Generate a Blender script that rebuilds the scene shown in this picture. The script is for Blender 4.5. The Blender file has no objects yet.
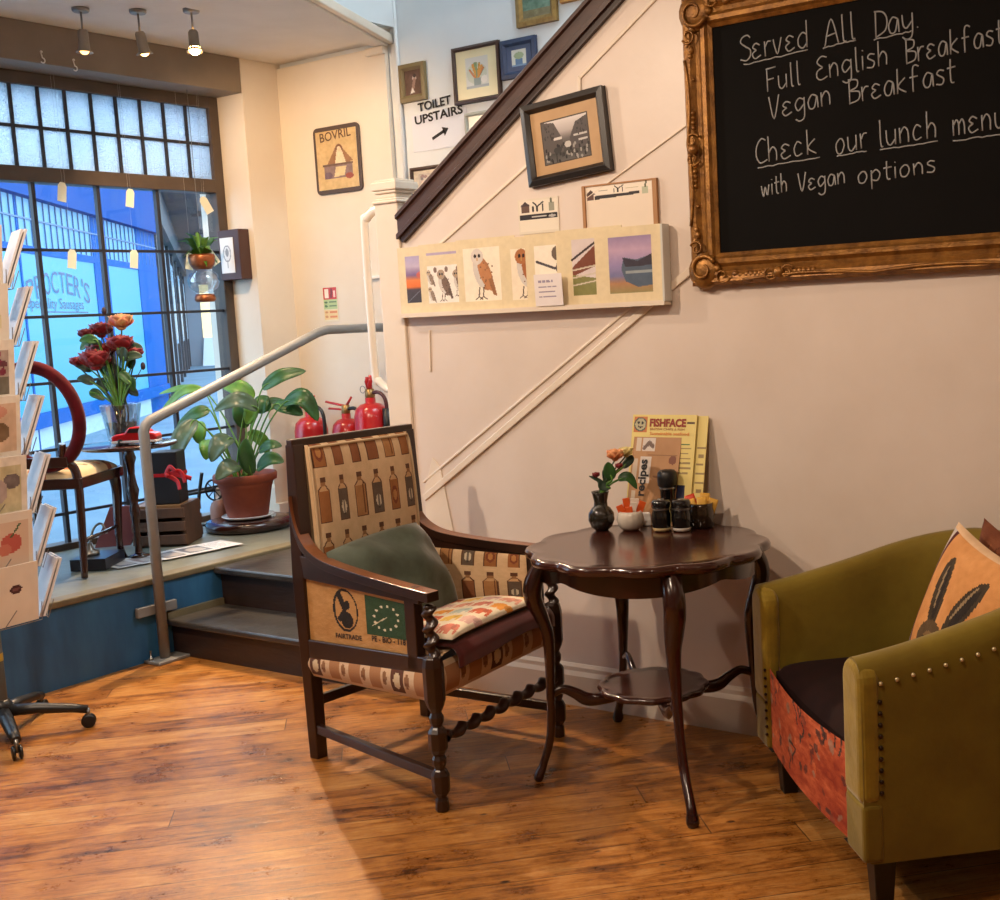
import bpy, math, random
import numpy as np
from mathutils import Vector, Matrix
random.seed(7); rng = np.random.default_rng(7)
SC = bpy.context.scene; COL = SC.collection
PI = math.pi
V = Vector
# ------------------------------------------------------------------ camera model (solved from the room's own edges)
H = 1.5
R0 = ((0.83099769, 0.55412073, -0.0489189), (0.02770786, -0.12906212, -0.99124933), (-0.55558538, 0.82237047, -0.12260383))
FPX = 1232.66; CX, CY = 606.73, 461.07
def _ray(x, y):
    a, b = (x - CX) / FPX, (y - CY) / FPX
    return V([R0[0][k] * a + R0[1][k] * b + R0[2][k] for k in range(3)])
def A(x, y, ax, val):
    """the point on the plane (axis ax = val) that the photo shows at x, y"""
    d = _ray(x, y); o = V((0, 0, H)); return o + d * ((val - o[ax]) / d[ax])
def AF(x, y, dist):
    d = _ray(x, y); return V((0, 0, H)) + d * dist
# ------------------------------------------------------------------ colours and materials
def lin(c):
    return tuple(((v / 255) / 12.92 if v / 255 <= .04045 else ((v / 255 + .055) / 1.055) ** 2.4) for v in c[:3])
def lin4(c): return lin(c) + (1.0,)
MATS = {}
def new_mat(name):
    m = bpy.data.materials.new(name); m.use_nodes = True
    nt = m.node_tree; b = nt.nodes['Principled BSDF']
    return m, nt, b
def node(nt, t, **k):
    n = nt.nodes.new(t)
    for a, v in k.items(): setattr(n, a, v)
    return n
def setin(n, **k):
    for a, v in k.items():
        n.inputs[a.replace('_', ' ')].default_value = v
def ramp(nt, stops, interp='LINEAR'):
    r = node(nt, 'ShaderNodeValToRGB'); cr = r.color_ramp; cr.interpolation = interp
    while len(cr.elements) < len(stops): cr.elements.new(.5)
    for e, (p, c) in zip(cr.elements, stops):
        e.position = p; e.color = lin4(c)
    return r
def mat(name, col, rough=.5, metal=0, col2=None, scale=8, bump=0, bscale=None, spec=.5, coat=0, sheen=0, detail=4, stretch=None, alpha=None, trans=0, emit=None, estr=0):
    if name in MATS: return MATS[name]
    m, nt, b = new_mat(name)
    b.inputs['Base Color'].default_value = lin4(col)
    setin(b, Roughness=rough, Metallic=metal)
    b.inputs['Specular IOR Level'].default_value = spec
    b.inputs['Coat Weight'].default_value = coat
    b.inputs['Coat Roughness'].default_value = .15
    if sheen:
        b.inputs['Sheen Weight'].default_value = sheen; b.inputs['Sheen Roughness'].default_value = .4
    if trans: b.inputs['Transmission Weight'].default_value = trans
    if emit:
        b.inputs['Emission Color'].default_value = lin4(emit); b.inputs['Emission Strength'].default_value = estr
    if col2 or bump:
        tc = node(nt, 'ShaderNodeTexCoord'); mp = node(nt, 'ShaderNodeMapping')
        nt.links.new(tc.outputs['Object'], mp.inputs[0])
        if stretch: mp.inputs['Scale'].default_value = stretch
    if col2:
        n = node(nt, 'ShaderNodeTexNoise'); setin(n, Scale=scale, Detail=detail, Roughness=.6)
        nt.links.new(mp.outputs[0], n.inputs['Vector'])
        r = ramp(nt, [(.3, col), (.7, col2)]); nt.links.new(n.outputs['Fac'], r.inputs[0])
        nt.links.new(r.outputs[0], b.inputs['Base Color'])
    if bump:
        n2 = node(nt, 'ShaderNodeTexNoise'); setin(n2, Scale=bscale or scale * 5, Detail=3)
        nt.links.new(mp.outputs[0], n2.inputs['Vector'])
        bp = node(nt, 'ShaderNodeBump'); setin(bp, Strength=bump, Distance=.01)
        nt.links.new(n2.outputs['Fac'], bp.inputs['Height']); nt.links.new(bp.outputs[0], b.inputs['Normal'])
    MATS[name] = m; return m
def painted(name='painted', rough=.6, coat=0, sheen=0, weave=0, spec=.4):
    """colour comes from the pattern stored on the mesh (prints, fabrics, labels)"""
    if name in MATS: return MATS[name]
    m, nt, b = new_mat(name)
    at = node(nt, 'ShaderNodeAttribute', attribute_name='Col')
    setin(b, Roughness=rough); b.inputs['Coat Weight'].default_value = coat; b.inputs['Coat Roughness'].default_value = .12
    b.inputs['Specular IOR Level'].default_value = spec
    b.inputs['Sheen Weight'].default_value = sheen
    nt.links.new(at.outputs['Color'], b.inputs['Base Color'])
    if weave:
        tc = node(nt, 'ShaderNodeTexCoord'); n2 = node(nt, 'ShaderNodeTexNoise'); setin(n2, Scale=260, Detail=2)
        nt.links.new(tc.outputs['Object'], n2.inputs['Vector'])
        bp = node(nt, 'ShaderNodeBump'); setin(bp, Strength=weave, Distance=.004)
        nt.links.new(n2.outputs['Fac'], bp.inputs['Height']); nt.links.new(bp.outputs[0], b.inputs['Normal'])
    MATS[name] = m; return m
# ------------------------------------------------------------------ painting: small numpy canvases that become face colours
class Cv:
    def __init__(s, w, h, bg, noise=0, nsc=6):
        s.w, s.h = w, h
        s.u, s.v = np.meshgrid((np.arange(w) + .5) / w, (np.arange(h) + .5) / h)
        s.a = np.zeros((h, w, 3)) + np.array(bg[:3], float)
        if noise: s.noise(noise, nsc)
    def field(s, sc):
        n = max(2, int(sc)); g = rng.random((n + 2, n + 2)); x = s.u * n; y = s.v * n
        xi = x.astype(int); yi = y.astype(int); fx = x - xi; fy = y - yi
        return (g[yi, xi] * (1 - fx) + g[yi, xi + 1] * fx) * (1 - fy) + (g[yi + 1, xi] * (1 - fx) + g[yi + 1, xi + 1] * fx) * fy
    def noise(s, amp, sc=6, m=None):
        f = (s.field(sc) + .5 * s.field(sc * 2.7) - .75) * 2 * amp
        if m is not None: f = f * m
        s.a = np.clip(s.a + f[..., None], 0, 255); return s
    def put(s, m, c, al=1):
        m = m.astype(float) * al
        s.a = s.a * (1 - m[..., None]) + np.array(c[:3], float) * m[..., None]; return s
    def rect(s, x0, y0, x1, y1, c, al=1): return s.put((s.u >= x0) & (s.u <= x1) & (s.v >= y0) & (s.v <= y1), c, al)
    def ell(s, x, y, rx, ry, c, rot=0, al=1):
        dx, dy = s.u - x, s.v - y
        if rot:
            asp = s.w / s.h; dx = dx * asp
            dx, dy = dx * math.cos(rot) + dy * math.sin(rot), -dx * math.sin(rot) + dy * math.cos(rot)
            dx = dx / asp
        return s.put((dx / rx) ** 2 + (dy / ry) ** 2 <= 1, c, al)
    def poly(s, pts, c, al=1):
        m = np.zeros_like(s.u, bool); n = len(pts)
        for i in range(n):
            (x0, y0), (x1, y1) = pts[i], pts[(i + 1) % n]
            if y0 == y1: continue
            cross = ((y0 > s.v) != (y1 > s.v)) & (s.u < (x1 - x0) * (s.v - y0) / (y1 - y0) + x0)
            m ^= cross
        return s.put(m, c, al)
    def line(s, pts, wd, c, al=1):
        asp = s.w / s.h; m = np.zeros_like(s.u, bool)
        for (x0, y0), (x1, y1) in zip(pts[:-1], pts[1:]):
            ax, bx = x0 * asp, x1 * asp; px = s.u * asp; dx, dy = bx - ax, y1 - y0
            t = np.clip(((px - ax) * dx + (s.v - y0) * dy) / (dx * dx + dy * dy + 1e-12), 0, 1)
            m |= (px - ax - t * dx) ** 2 + (s.v - y0 - t * dy) ** 2 <= (wd / 2) ** 2
        return s.put(m, c, al)
    def grad(s, stops, m=None):
        ps = [p for p, _ in stops]
        g = np.stack([np.interp(s.v, ps, [c[k] for _, c in stops]) for k in range(3)], -1)
        if m is None: s.a = g
        else: s.a = np.where(m[..., None], g, s.a)
        return s
    def scrib(s, x0, y0, x1, y1, n, c, wd=.01):
        for i in range(n):
            y = y1 - (y1 - y0) * (i + .5) / n; x = x0
            e = x0 + (x1 - x0) * random.uniform(.6, 1)
            while x < e:
                l = random.uniform(.03, .1) * (x1 - x0) * 2
                s.line([(x, y), (min(e, x + l), y)], wd, c); x += l * 1.35
        return s
    def lin(s):
        c = s.a / 255; return np.where(c <= .04045, c / 12.92, ((c + .055) / 1.055) ** 2.4)
# ------------------------------------------------------------------ mesh builder
def wloc(o):
    p = V((0, 0, 0))
    while o is not None: p = p + V(o.location); o = o.parent
    return p
class MB:
    def __init__(s): s.v, s.f, s.mi, s.sm, s.c = [], [], [], [], []
    def add(s, vs, fs, mi=0, sm=False, cols=None):
        b = len(s.v); s.v += [tuple(v) for v in vs]
        for k, f in enumerate(fs):
            s.f.append(tuple(i + b for i in f)); s.mi.append(mi); s.sm.append(sm); s.c.append(None if cols is None else cols[k])
        return s
    def hexa(s, p, mi=0):
        """eight corners: bottom ring 0-3, top ring 4-7"""
        return s.add(p, [(3, 2, 1, 0), (4, 5, 6, 7), (0, 1, 5, 4), (1, 2, 6, 5), (2, 3, 7, 6), (3, 0, 4, 7)], mi)
    def box(s, x0, y0, z0, x1, y1, z1, mi=0):
        x0, x1 = min(x0, x1), max(x0, x1); y0, y1 = min(y0, y1), max(y0, y1); z0, z1 = min(z0, z1), max(z0, z1)
        return s.hexa([(x0, y0, z0), (x1, y0, z0), (x1, y1, z0), (x0, y1, z0), (x0, y0, z1), (x1, y0, z1), (x1, y1, z1), (x0, y1, z1)], mi)
    def obox(s, o, ux, uy, uz, w, h, d, mi=0):
        """box from corner o spanned by w*ux, h*uy, d*uz"""
        o, a, b, c = V(o), V(ux) * w, V(uy) * h, V(uz) * d
        return s.hexa([o, o + a, o + a + b, o + b, o + c, o + a + c, o + a + b + c, o + b + c], mi)
    def beam(s, p, q, w, h, mi=0, up=(0, 0, 1)):
        p, q = V(p), V(q); d = (q - p).normalized(); x = d.cross(V(up))
        x = x.normalized() if x.length > 1e-6 else V((1, 0, 0)); y = x.cross(d)
        return s.obox(p - x * w / 2 - y * h / 2, x, y, d, w, h, (q - p).length, mi)
    def prism(s, pts, off, mi=0):
        """polygon (3-D points) pushed along off"""
        n = len(pts); off = V(off); a = [V(p) for p in pts]
        return s.add(a + [p + off for p in a], [tuple(range(n - 1, -1, -1)), tuple(range(n, 2 * n))] + [(i, (i + 1) % n, n + (i + 1) % n, n + i) for i in range(n)], mi)
    def tube(s, pts, r, n=10, mi=0, sm=True, closed=False, flat=None):
        pts = [V(p) for p in pts]; m = len(pts); rs = r if isinstance(r, (list, tuple)) else [r] * m
        t0 = (pts[1] - pts[0]).normalized(); x = t0.orthogonal().normalized()
        if flat: x = V(flat); x = (x - t0 * x.dot(t0)).normalized()
        vs = []
        for i, p in enumerate(pts):
            if closed: t = (pts[(i + 1) % m] - pts[i - 1]).normalized()
            else: t = (pts[min(i + 1, m - 1)] - pts[max(i - 1, 0)]).normalized()
            x = (x - t * x.dot(t)); x = x.normalized() if x.length > 1e-6 else t.orthogonal().normalized(); y = t.cross(x)
            rr = rs[i]; ra, rb = rr if isinstance(rr, tuple) else (rr, rr)
            for k in range(n):
                a = 2 * PI * k / n; vs.append(p + x * (math.cos(a) * ra) + y * (math.sin(a) * rb))
        fs = []
        for i in range(m if closed else m - 1):
            j = (i + 1) % m
            for k in range(n):
                l = (k + 1) % n; fs.append((i * n + k, i * n + l, j * n + l, j * n + k))
        s.add(vs, fs, mi, sm)
        if not closed:
            b = len(s.v) - len(vs)
            s.f += [tuple(b + k for k in range(n - 1, -1, -1)), tuple(b + (m - 1) * n + k for k in range(n))]
            s.mi += [mi, mi]; s.sm += [False, False]; s.c += [None, None]
        return s
    def lathe(s, c, prof, n=24, mi=0, sm=True, axis=(0, 0, 1), mod=None, cap=True):
        """profile [(radius, height)] turned about axis at c; mod(angle, height) scales the radius"""
        c = V(c); ax = V(axis).normalized(); x = ax.orthogonal().normalized() if abs(ax.z) < .99 else V((1, 0, 0)); y = ax.cross(x)
        vs = []
        for (r, h) in prof:
            for k in range(n):
                a = 2 * PI * k / n; q = r * (mod(a, h) if mod else 1)
                vs.append(c + ax * h + x * (q * math.cos(a)) + y * (q * math.sin(a)))
        fs = [(i * n + k, i * n + (k + 1) % n, (i + 1) * n + (k + 1) % n, (i + 1) * n + k) for i in range(len(prof) - 1) for k in range(n)]
        s.add(vs, fs, mi, sm)
        if cap:
            b = len(s.v) - len(vs); m = len(prof)
            s.f += [tuple(b + k for k in range(n - 1, -1, -1)), tuple(b + (m - 1) * n + k for k in range(n))]
            s.mi += [mi, mi]; s.sm += [False, False]; s.c += [None, None]
        return s
    def ball(s, c, rx, ry=None, rz=None, n=14, m=9, mi=0, rot=None):
        ry = ry or rx; rz = rz or rx; c = V(c); vs = []
        for i in range(m + 1):
            th = PI * i / m
            for k in range(n):
                a = 2 * PI * k / n; p = V((rx * math.sin(th) * math.cos(a), ry * math.sin(th) * math.sin(a), -rz * math.cos(th)))
                vs.append(c + (rot @ p if rot else p))
        fs = [(i * n + k, i * n + (k + 1) % n, (i + 1) * n + (k + 1) % n, (i + 1) * n + k) for i in range(m) for k in range(n)]
        return s.add(vs, fs, mi, True)
    def grid(s, fn, nu, nv, mi=0, sm=True, cv=None, wrap=False):
        """surface fn(u, v), coloured from a canvas"""
        L = cv.lin() if cv is not None else None; nu1 = nu if wrap else nu + 1
        vs = [fn(i / nu, j / nv) for j in range(nv + 1) for i in range(nu1)]
        fs, cs = [], []
        for j in range(nv):
            for i in range(nu):
                i2 = (i + 1) % nu1
                fs.append((j * nu1 + i, j * nu1 + i2, (j + 1) * nu1 + i2, (j + 1) * nu1 + i))
                if L is not None:
                    cs.append(tuple(L[min(cv.h - 1, int((j + .5) / nv * cv.h)), min(cv.w - 1, int((i + .5) / nu * cv.w))]))
        return s.add(vs, fs, mi, sm, cs if L is not None else None)
    def sheet(s, o, ux, uy, w, h, cv, t=.004, mi=0, back=None, flip=False):
        """thin board: painted front at o, spanned by ux, uy, thickness t behind it"""
        o, ux, uy = V(o), V(ux).normalized(), V(uy).normalized(); n = ux.cross(uy)
        s.grid(lambda u, v: o + ux * (u * w) + uy * (v * h), cv.w, cv.h, mi, False, cv)
        c = tuple(lin(back or (225, 215, 195))); q = o - n * t
        a = [o, o + ux * w, o + ux * w + uy * h, o + uy * h]; b = [q, q + ux * w, q + ux * w + uy * h, q + uy * h]
        return s.add(a + b, [(7, 6, 5, 4), (0, 4, 5, 1), (1, 5, 6, 2), (2, 6, 7, 3), (3, 7, 4, 0)], mi, False, [c] * 5)
    def text(s, txt, o, ux, uy, height, width=None, t=.002, mi=0, bold=0, align='LEFT', spacing=1):
        cu = bpy.data.curves.new('lettering', 'FONT'); cu.body = txt; cu.size = 1; cu.resolution_u = 3; cu.offset = bold; cu.extrude = 0
        cu.space_character = spacing
        ob = bpy.data.objects.new('lettering', cu); COL.objects.link(ob)
        dg = bpy.context.evaluated_depsgraph_get(); me = bpy.data.meshes.new_from_object(ob.evaluated_get(dg))
        vs = [v.co.copy() for v in me.vertices]; fs = [tuple(p.vertices) for p in me.polygons]
        bpy.data.objects.remove(ob); bpy.data.curves.remove(cu); bpy.data.meshes.remove(me)
        if not vs: return s
        x0 = min(v.x for v in vs); x1 = max(v.x for v in vs)
        sy = height / .7; sx = (width / (x1 - x0)) if width else sy
        o, ux, uy = V(o), V(ux).normalized(), V(uy).normalized(); n = ux.cross(uy)
        sh = {'LEFT': x0, 'CENTER': (x0 + x1) / 2, 'RIGHT': x1}[align]
        return s.add([o + ux * ((v.x - sh) * sx) + uy * (v.y * sy) + n * t for v in vs], fs, mi)
    def build(s, name, mats, parent=None, bevel=0, segs=2, sub=0, auto=None):
        me = bpy.data.meshes.new(name); base = wloc(parent)
        if parent is None and s.v:
            xs = np.array(s.v); lo, hi = xs.min(0), xs.max(0); base = V(((lo[0] + hi[0]) / 2, (lo[1] + hi[1]) / 2, lo[2]))
        me.from_pydata([tuple(V(v) - base) for v in s.v], [], s.f)
        for m in (mats if isinstance(mats, (list, tuple)) else [mats]): me.materials.append(m)
        me.polygons.foreach_set('material_index', s.mi); me.polygons.foreach_set('use_smooth', s.sm)
        if any(c is not None for c in s.c):
            at = me.color_attributes.new('Col', 'FLOAT_COLOR', 'CORNER'); buf = []
            for f, c in zip(s.f, s.c): buf += list((c or (.8, .75, .65)) + (1,)) * len(f)
            at.data.foreach_set('color', buf)
        me.update()
        o = bpy.data.objects.new(name, me); COL.objects.link(o)
        if parent is None: o.location = base
        else: o.parent = parent
        if bevel:
            b = o.modifiers.new('soft_edges', 'BEVEL'); b.width = bevel; b.segments = segs; b.limit_method = 'ANGLE'; b.angle_limit = .7
        if sub:
            b = o.modifiers.new('smooth', 'SUBSURF'); b.levels = sub; b.render_levels = sub
        return o
def tag(o, label, cat, group=None, kind=None):
    if label: o['label'] = label
    if cat: o['category'] = cat
    if group: o['group'] = group
    if kind: o['kind'] = kind
    return o
def thing(name, loc, label, cat, group=None):
    o = bpy.data.objects.new(name, None); COL.objects.link(o); o.location = loc; o.empty_display_size = .05
    return tag(o, label, cat, group)
def struct(o, label=None): o['kind'] = 'structure'; 
def dup(root, loc, label=None, group=None):
    r = root.copy(); COL.objects.link(r); r.location = loc
    if label: r['label'] = label
    if group: r['group'] = group
    for ch in list(root.children):
        c = ch.copy(); COL.objects.link(c); c.parent = r
        for g in ch.children:
            d = g.copy(); COL.objects.link(d); d.parent = c
    return r
def arc(c, ux, uy, r, a0, a1, n):
    c, ux, uy = V(c), V(ux), V(uy)
    return [c + ux * (r * math.cos(a0 + (a1 - a0) * i / n)) + uy * (r * math.sin(a0 + (a1 - a0) * i / n)) for i in range(n + 1)]
def spline(pts, n=6):
    """Catmull-Rom through points (tuples of any length)"""
    P = [np.array(p, float) for p in pts]; out = []
    for i in range(len(P) - 1):
        a, b, c, d = P[max(i - 1, 0)], P[i], P[i + 1], P[min(i + 2, len(P) - 1)]
        for k in range(n):
            t = k / n; out.append(tuple(.5 * (2 * b + (c - a) * t + (2 * a - 5 * b + 4 * c - d) * t * t + (3 * b - a - 3 * c + d) * t ** 3)))
    out.append(tuple(P[-1])); return out
X_, Y_, Z_ = V((1, 0, 0)), V((0, 1, 0)), V((0, 0, 1))
WY = 3.713          # face of the panelled stair wall
BY = 5.25           # face of the wall behind the stair
ZS = .38            # raised floor by the window
WX = -6.0           # glass line of the shop window
# ================================================================== MATERIALS
def floor_mat():
    m, nt, b = new_mat('worn_orange_floorboards')
    tc = node(nt, 'ShaderNodeTexCoord'); mp = node(nt, 'ShaderNodeMapping'); mp.inputs['Rotation'].default_value = (0, 0, -PI / 4)
    nt.links.new(tc.outputs['Object'], mp.inputs[0])
    sx = node(nt, 'ShaderNodeSeparateXYZ'); nt.links.new(mp.outputs[0], sx.inputs[0]); cx2 = node(nt, 'ShaderNodeCombineXYZ')
    rw = node(nt, 'ShaderNodeMath', operation='DIVIDE'); nt.links.new(sx.outputs[1], rw.inputs[0]); rw.inputs[1].default_value = .135
    fl0 = node(nt, 'ShaderNodeMath', operation='FLOOR'); nt.links.new(rw.outputs[0], fl0.inputs[0]); wn = node(nt, 'ShaderNodeTexWhiteNoise', noise_dimensions='1D'); nt.links.new(fl0.outputs[0], wn.inputs['W'])
    xo = node(nt, 'ShaderNodeMath', operation='MULTIPLY_ADD'); nt.links.new(wn.outputs['Value'], xo.inputs[0]); xo.inputs[1].default_value = 3.4; nt.links.new(sx.outputs[0], xo.inputs[2])
    nt.links.new(xo.outputs[0], cx2.inputs[0]); nt.links.new(sx.outputs[1], cx2.inputs[1])
    br = node(nt, 'ShaderNodeTexBrick', offset=0); setin(br, Scale=1, Mortar_Size=.0017, Mortar_Smooth=.3, Bias=0)
    br.inputs['Brick Width'].default_value = 3.4; br.inputs['Row Height'].default_value = .135
    br.inputs['Color1'].default_value = (0, 0, 0, 1); br.inputs['Color2'].default_value = (1, 1, 1, 1); br.inputs['Mortar'].default_value = (.5, .5, .5, 1)
    nt.links.new(cx2.outputs[0], br.inputs['Vector'])
    # grain: noise stretched along the boards, broken up per board
    st = node(nt, 'ShaderNodeMapping'); st.inputs['Scale'].default_value = (3.6, 30, 1); nt.links.new(cx2.outputs[0], st.inputs[0])
    g = node(nt, 'ShaderNodeTexNoise'); setin(g, Scale=1.0, Detail=10, Roughness=.76, Distortion=.9)
    nt.links.new(st.outputs[0], g.inputs['Vector'])
    w = node(nt, 'ShaderNodeTexNoise'); setin(w, Scale=7.5, Detail=9, Roughness=.78); nt.links.new(mp.outputs[0], w.inputs['Vector'])
    gm = ramp(nt, [(.32, (70, 38, 14)), (.42, (132, 80, 30)), (.52, (168, 110, 48)), (.64, (188, 136, 74)), (.76, (200, 158, 108))]); 
    add = node(nt, 'ShaderNodeMath', operation='MULTIPLY_ADD'); nt.links.new(g.outputs['Fac'], add.inputs[0]); add.inputs[1].default_value = .8
    a2 = node(nt, 'ShaderNodeMath', operation='MULTIPLY_ADD'); nt.links.new(w.outputs['Fac'], a2.inputs[0]); a2.inputs[1].default_value = .62
    a3 = node(nt, 'ShaderNodeMath', operation='MULTIPLY_ADD'); nt.links.new(br.outputs['Color'], a3.inputs[0]); a3.inputs[1].default_value = .16; a3.inputs[2].default_value = -.27
    nt.links.new(a3.outputs[0], a2.inputs[2]); nt.links.new(a2.outputs[0], add.inputs[2]); nt.links.new(add.outputs[0], gm.inputs[0])
    # knots and dents
    vo = node(nt, 'ShaderNodeTexVoronoi'); setin(vo, Scale=7.5, Randomness=1.0); sk = node(nt, 'ShaderNodeMapping'); sk.inputs['Scale'].default_value = (.6, 1, 1)
    nt.links.new(mp.outputs[0], sk.inputs[0]); nt.links.new(sk.outputs[0], vo.inputs['Vector'])
    kr = ramp(nt, [(.035, (255, 255, 255)), (.075, (0, 0, 0))]); nt.links.new(vo.outputs['Distance'], kr.inputs[0])
    # dark scuffs
    sc = node(nt, 'ShaderNodeMapping'); sc.inputs['Scale'].default_value = (2.6, 17, 1); sc.inputs['Location'].default_value = (3.1, 7, 0); nt.links.new(mp.outputs[0], sc.inputs[0])
    sn = node(nt, 'ShaderNodeTexNoise'); setin(sn, Scale=2.1, Detail=9, Roughness=.8, Distortion=.8); nt.links.new(sc.outputs[0], sn.inputs['Vector'])
    sr = ramp(nt, [(.545, (0, 0, 0)), (.67, (215, 215, 215))]); nt.links.new(sn.outputs['Fac'], sr.inputs[0])
    dk = node(nt, 'ShaderNodeMath', operation='MAXIMUM'); nt.links.new(kr.outputs[0], dk.inputs[0]); nt.links.new(br.outputs['Fac'], dk.inputs[1])
    dk2 = node(nt, 'ShaderNodeMath', operation='MAXIMUM'); nt.links.new(dk.outputs[0], dk2.inputs[0]); nt.links.new(sr.outputs[0], dk2.inputs[1])
    mx = node(nt, 'ShaderNodeMix', data_type='RGBA'); nt.links.new(dk2.outputs[0], mx.inputs['Factor'])
    nt.links.new(gm.outputs[0], mx.inputs['A']); mx.inputs['B'].default_value = lin4((58, 34, 20))
    nt.links.new(mx.outputs['Result'], b.inputs['Base Color'])
    rr = node(nt, 'ShaderNodeMapRange'); rr.inputs['From Min'].default_value = .3; rr.inputs['From Max'].default_value = .75
    rr.inputs['To Min'].default_value = .22; rr.inputs['To Max'].default_value = .46
    nt.links.new(w.outputs['Fac'], rr.inputs['Value']); nt.links.new(rr.outputs[0], b.inputs['Roughness'])
    bp = node(nt, 'ShaderNodeBump'); setin(bp, Strength=.35, Distance=.006); hh = node(nt, 'ShaderNodeMath', operation='SUBTRACT')
    nt.links.new(g.outputs['Fac'], hh.inputs[0]); nt.links.new(dk.outputs[0], hh.inputs[1])
    nt.links.new(hh.outputs[0], bp.inputs['Height']); nt.links.new(bp.outputs[0], b.inputs['Normal'])
    return m
def blind_mat():
    m, nt, b = new_mat('frosted_ribbed_glass')
    nt.nodes.remove(b); out = nt.nodes['Material Output']
    tr = node(nt, 'ShaderNodeBsdfTranslucent'); tr.inputs[0].default_value = (.95, .98, 1, 1)
    df = node(nt, 'ShaderNodeBsdfDiffuse'); df.inputs[0].default_value = (.7, .75, .78, 1)
    tc = node(nt, 'ShaderNodeTexCoord'); n = node(nt, 'ShaderNodeTexVoronoi'); setin(n, Scale=90); nt.links.new(tc.outputs['Object'], n.inputs['Vector'])
    bp = node(nt, 'ShaderNodeBump'); setin(bp, Strength=.7, Distance=.02); nt.links.new(n.outputs['Distance'], bp.inputs['Height'])
    nt.links.new(bp.outputs[0], tr.inputs['Normal'])
    mx = node(nt, 'ShaderNodeMixShader'); mx.inputs[0].default_value = .15
    nt.links.new(tr.outputs[0], mx.inputs[1]); nt.links.new(df.outputs[0], mx.inputs[2]); nt.links.new(mx.outputs[0], out.inputs[0])
    return m
def pane_mat(name='window_glass', tint=(.96, .98, 1), gloss=.035):
    m, nt, b = new_mat(name); nt.nodes.remove(b); out = nt.nodes['Material Output']
    t = node(nt, 'ShaderNodeBsdfTransparent'); t.inputs[0].default_value = tint + (1,)
    g = node(nt, 'ShaderNodeBsdfGlossy'); g.inputs['Roughness'].default_value = .02
    mx = node(nt, 'ShaderNodeMixShader'); mx.inputs[0].default_value = gloss
    nt.links.new(t.outputs[0], mx.inputs[1]); nt.links.new(g.outputs[0], mx.inputs[2]); nt.links.new(mx.outputs[0], out.inputs[0])
    return m
M = {}
M['floor'] = floor_mat(); M['frost'] = blind_mat(); M['glass'] = pane_mat()
M['clear'] = pane_mat('clear_vessel_glass', (.82, .86, .88), .26)
M['film'] = pane_mat('cellophane_film', (.97, .97, .96), .05)
M['wall'] = mat('cream_gloss_wall_paint', (222, 209, 198), .34, col2=(214, 200, 188), scale=3, bump=.05, bscale=30, spec=.5)
M['wallm'] = mat('cream_wall_paint', (228, 218, 202), .6, col2=(221, 209, 192), scale=2, bump=.06, bscale=24)
M['wallw'] = mat('white_stairwell_paint', (222, 226, 228), .6, col2=(215, 220, 222), scale=2, bump=.05, bscale=24)
M['ceil'] = mat('ceiling_paint', (236, 230, 220), .7, col2=(228, 221, 210), scale=4, bump=.1, bscale=14)
M['gloss'] = mat('cream_gloss_woodwork', (229, 217, 200), .35, col2=(222, 208, 190), scale=4, coat=.2)
M['beam'] = mat('brown_painted_beam', (138, 124, 108), .55, col2=(122, 108, 94), scale=3, bump=.1)
M['winframe'] = mat('dark_window_timber', (84, 70, 58), .5, col2=(70, 58, 50), scale=6)
M['muntin'] = mat('black_glazing_bars', (38, 40, 50), .45)
M['riser'] = mat('blue_painted_boards', (50, 104, 146), .5, col2=(34, 78, 116), scale=5, bump=.15, stretch=(1, 1, .25))
M['stage'] = mat('worn_grey_painted_boards', (124, 126, 112), .42, col2=(90, 96, 92), scale=4, bump=.15)
M['strip'] = mat('yellowed_nosing_wood', (122, 112, 86), .45, col2=(98, 90, 68), scale=9)
M['step'] = mat('dark_stained_step', (50, 34, 28), .4, col2=(40, 29, 26), scale=6, bump=.2, stretch=(.5, 3, 3))
M['tread'] = mat('worn_step_tread', (66, 64, 60), .3, col2=(44, 38, 36), scale=5, bump=.2)
M['dark'] = mat('dark_mahogany', (54, 22, 17), .22, col2=(36, 14, 11), scale=7, stretch=(1, 1, .3), coat=.5)
M['top'] = mat('polished_mahogany_top', (66, 32, 25), .2, col2=(50, 24, 19), scale=5, stretch=(.4, 3, 1), coat=.6)
M['oak'] = mat('dark_oak_frame', (52, 29, 20), .33, col2=(34, 19, 14), scale=8, stretch=(1, 1, .3), coat=.25)
M['armtop'] = mat('worn_oak_arm', (128, 76, 42), .3, col2=(96, 54, 30), scale=8, coat=.3)
M['rail'] = mat('brown_stained_handrail', (78, 54, 48), .35, col2=(58, 39, 36), scale=6, stretch=(.5, 3, 3), coat=.2)
M['greymetal'] = mat('grey_painted_steel', (132, 132, 130), .42, col2=(120, 120, 120), scale=9)
M['whitetube'] = mat('white_plastic_tube', (226, 222, 214), .3, coat=.3)
M['black'] = mat('black_plastic', (22, 22, 24), .4)
M['blackgloss'] = mat('black_glaze', (16, 15, 17), .12, coat=.5)
M['gold'] = mat('worn_gilt', (160, 112, 50), .38, .5, col2=(96, 60, 24), scale=24, bump=.2)
M['chalkboard'] = mat('chalkboard_black', (12, 11, 10), .85, col2=(16, 14, 13), scale=3, spec=.12)
M['chalk'] = mat('chalk_white', (146, 147, 147), .9)
M['paint'] = painted(); M['gprint'] = painted('glazed_print', .35, .25); M['cloth'] = painted('woven_print', .85, sheen=.04, weave=.4); M['card'] = painted('glossy_card', .45, .15)
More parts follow.
